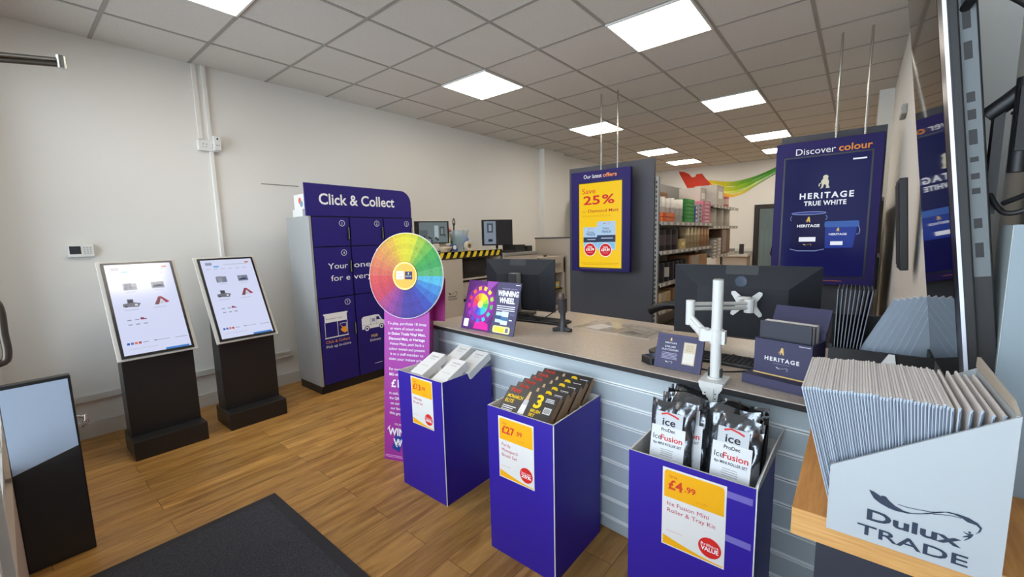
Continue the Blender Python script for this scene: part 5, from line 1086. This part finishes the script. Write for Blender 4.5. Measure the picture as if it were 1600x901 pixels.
t = thing('tape_roll', 'cream roll of masking tape standing on the hazard taped bench', 'tape roll', (-3.76, 3.73, 1.352)); mb = MB(); n = 28; vs = []
for x in (-.02, .02):
    for r in (.03, .058): vs += [(x, r*math.cos(2*PI*i/n), r*math.sin(2*PI*i/n)) for i in range(n)]
fs = []
for i in range(n):
    j = (i+1) % n; fs += [(i, n+i, n+j, j), (2*n+i, 2*n+j, 3*n+j, 3*n+i), (n+i, 3*n+i, 3*n+j, n+j), (i, j, 2*n+j, 2*n+i)]
mb.add(vs, fs, mat('masking_tape', (206, 196, 172), .6)); mb.build('tape', t); mb = MB(); mb.add([(x, r*math.cos(2*PI*i/n), r*math.sin(2*PI*i/n)) for x in (-.021, .021) for r in (.026, .0305) for i in range(n)], fs, mat('tape_core', (150, 128, 98), .7)); mb.build('core', t)
t = thing('mixing_bowl', 'shallow beige bowl in front of the room picture monitor', 'bowl', (-3.78, 3.36, 1.2925)); mb = MB(); mb.lathe([(.05, 0), (.075, .035), (.085, .06), (.08, .062), (.068, .035), (0, .008)], mat('bowl_beige', (188, 170, 144), .5), 26); mb.build('bowl_body', t)
t = thing('blue_tape_dispenser', 'blue tape dispenser beside the beige bowl', 'tape dispenser', (-3.77, 3.49, 1.2925)); mb = MB(); mb.prism([(0, 0), (.1, 0), (.1, .03), (.07, .085), (.02, .09), (0, .06)], Fr((-.02, -.05, 0), (0, 1, 0), (0, 0, 1)), .04, mat('dispenser_blue', (52, 78, 140), .4)); mb.build('body', t); mb = MB(); mb.cyl((.02, -.005, .05), (.026, -.005, .05), .026, .026, M_WHITE); mb.build('roll', t)
t = thing('mixing_stick', 'dark paddle sticking up out of the clear tub', 'paddle', (-3.97, 3.66, 1.31)); mb = MB(); mb.tube([(0, 0, 0), (.01, .015, .2), (.015, .02, .33)], .009, M_BLACK, 10); mb.tube([(.015, .008, .3), (.015, .004, .35), (.015, .02, .385), (.015, .036, .35), (.015, .032, .3)], .006, M_BLACK, 8); mb.build('handle', t)
tag((lambda m: (m.tube([(-4.2, 4.02, 1.2935), (-4.2, 4.03, 1.5), (-4.2, 4.0, 1.62), (-4.2, 3.93, 1.6), (-4.2, 3.9, 1.5)], .005, M_WP, 8), m.build('white_cable'))[1])(MB()), 'white looped cable rising behind the clear tub', 'cable')
# far left racking with a lit gap, beyond the pilaster
t = thing('storage_racking', 'grey racking glimpsed at far left behind the dark end panel', 'racking', (-4.0, 7.6, 0))
for (x, y) in ((-4.4, 7.3), (-3.75, 7.3), (-4.4, 8.6), (-3.75, 8.6)):
    mb = MB(); mb.box(x-.02, x+.02, y-.02, y+.02, 0, 2.15, M_DARK); mb.build('post', t, world=True)
for zz in (.4, .9, 1.45, 1.75, 2.1):
    mb = MB(); mb.box(-4.42, -3.73, 7.28, 8.62, zz-.03, zz, M_GREY); mb.build('shelf', t, world=True)
product('grey_tray', 'grey tray on the far left racking', 'tray', 7.35, 1.45, .5, .4, .18, (120, 122, 122), 'box', 'stock on the far left racking', x=-3.76); product('pale_box', 'pale blue box on the top of the far left racking', 'box', 7.35, 1.75, .5, .4, .24, (176, 190, 200), 'box', 'stock on the far left racking', x=-3.76); product('dark_box', 'dark box on the far left racking', 'box', 7.35, .9, .6, .4, .34, (60, 60, 62), 'box', 'stock on the far left racking', x=-3.76)

# ------------------------------------------------------------------ back wall: mural, bench, coat
red = [(-3.491, 2.93), (-3.362, 2.905), (-3.241, 2.839), (-3.18, 2.757), (-3.107, 2.764), (-3.08, 2.821), (-2.95, 2.822), (-2.876, 2.711), (-2.701, 2.518), (-2.897, 2.491), (-3.217, 2.40), (-3.36, 2.66), (-3.468, 2.86)]
top = [(-2.86, 2.665), (-2.512, 2.601), (-2.245, 2.575), (-1.965, 2.617), (-1.72, 2.687), (-1.3, 2.86)]; bot = [(-2.73, 2.5), (-2.45, 2.253), (-2.3, 2.225), (-2.05, 2.292), (-1.8, 2.45), (-1.3, 2.74)]
F = Fr((0, YB, 0), (1, 0, 0), (0, 0, 1)); mb = MB(); mb.poly(F, red, ink(206, 58, 32), .002)
mb.poly(F, [(-2.95, 2.82), (-2.876, 2.711), (-2.701, 2.518), (-2.897, 2.491), (-2.93, 2.65)], ink(196, 56, 34), .003)
mix = lambda a, b, f: (a[0]+(b[0]-a[0])*f, a[1]+(b[1]-a[1])*f)
def smooth(P, n=6):
    Q = []
    for i in range(len(P)-1):
        a_, b_, c_, d_ = P[max(i-1, 0)], P[i], P[i+1], P[min(i+2, len(P)-1)]
        for j in range(n):
            t_ = j/n; Q.append(tuple(.5*(2*b_[q]+(c_[q]-a_[q])*t_+(2*a_[q]-5*b_[q]+4*c_[q]-d_[q])*t_*t_+(3*b_[q]-a_[q]-3*c_[q]+d_[q])*t_**3) for q in (0, 1)))
    return Q+[P[-1]]
top, bot = smooth(top), smooth(bot)
bands = [(0, .3, [(230, 190, 30), (196, 196, 30), (110, 170, 40), (70, 150, 40), (50, 120, 50)]), (.3, .62, [(236, 210, 60), (206, 206, 40), (150, 190, 40), (90, 165, 40), (70, 150, 60)]), (.62, .8, [(240, 226, 150), (232, 226, 120), (196, 210, 80), (220, 226, 160), (90, 160, 110)]), (.8, 1, [(236, 150, 40), (238, 170, 40), (236, 196, 60), (150, 190, 70), (40, 96, 90)])]
for f0, f1, cs in bands:
    n = len(top)-1
    for k in range(n):
        q = k/n*4; i = min(int(q), 3); c = tuple(int(round((cs[i][h]+(cs[i+1][h]-cs[i][h])*(q-i))/6)*6) for h in range(3))
        wob = .04*math.sin(k*.5+f0*9)
        mb.poly(F, [mix(top[k], bot[k], f0+(wob if f0 else 0)), mix(top[k+1], bot[k+1], f0+(.04*math.sin((k+1)*.5+f0*9) if f0 else 0)), mix(top[k+1], bot[k+1], f1), mix(top[k], bot[k], f1)], ink(*c), .0025+f0*.001)
tag(mb.build('wall_mural'), 'red to green paint ribbon mural on the back wall', 'mural')
t = thing('back_bench', 'small white bench on the back wall right of the far shelves', 'bench', (-2.1, 10.4, 0)); mb = MB(); mb.box(-2.5, -1.84, 10.3, 10.7, .90, .95, M_TRIM); mb.build('top', t, world=True)
mb = MB(); mb.box(-2.48, -1.86, 10.34, 10.68, 0, .9, BW); mb.build('cabinet', t, world=True)
for nm, lbl, ct_, x, w2, h2, rgb, st in (('dark_jar', 'dark jar on the white back bench', 'jar', -2.35, .14, .16, (50, 48, 48), 'tin'), ('small_machine', 'small grey machine on the white back bench', 'machine', -2.15, .16, .12, (120, 118, 114), 'box'), ('desk_phone', 'dark desk phone at the right of the white back bench', 'phone', -1.95, .08, .22, (44, 42, 42), 'box')):
    product(nm, lbl, ct_, 10.4, .95, w2, w2, h2, rgb, st, 'things on the back bench', x=x)
t = thing('black_coat', 'black coat shape hanging inside the back doorway', 'coat', (-1.2, YB+.25, 1.0)); o = blob('coat_body', 'x', 'x', 0, 0, 0, .3, (20, 20, 24), 1.9, 5)
for kk in ('label', 'category'): del o[kk]
o.parent = t; o.location = (0, 0, -.55)
mb = MB(); mb.tube([(0, 0, .42), (0, .02, .5), (0, .05, .52)], .008, M_STEEL, 8); mb.build('hanger_hook', t)
t = thing('curtain', 'pale blue grey plastic strip curtain in the back doorway', 'curtain', (-1.6, YB+.5, 0)); mb = MB(); sm_ = mat('strip_blue', (150, 172, 176), .4)
for k in range(9): mb.box(-1.78+.1*k, -1.69+.1*k, YB+.5+.01*(k % 2), YB+.506+.01*(k % 2), .02, 1.95, sm_)
mb.build('strips', t, world=True); mb = MB(); mb.box(-1.8, -.9, YB+.49, YB+.53, 1.95, 1.99, M_GREY); mb.build('rail', t, world=True)
# right wall fittings
t = thing('wall_sensor', 'small grey sensor box high on the right wall', 'sensor', (XR, 4.35, 2.3)); mb = MB(); mb.box(-.03, -.001, -.12, .12, -.035, .035, M_GREY); mb.build('housing', t, bevel=.004); mb = MB(); mb.box(-.033, -.03, -.06, .06, -.012, .012, M_WP); mb.build('lens', t)
t = thing('wall_speaker', 'slim black wall panel just left of the television', 'wall panel', mtx=TM((XR-.03, 2.62, 1.26), 0, 0, R(-4))); mb = MB(); mb.box(-.03, 0, 0, .22, 0, .42, M_BLACK); mb.build('case', t, bevel=.004); mb = MB(); mb.box(-.033, -.03, .015, .205, .02, .4, mat('grille', (30, 28, 30), .7)); mb.build('grille', t)
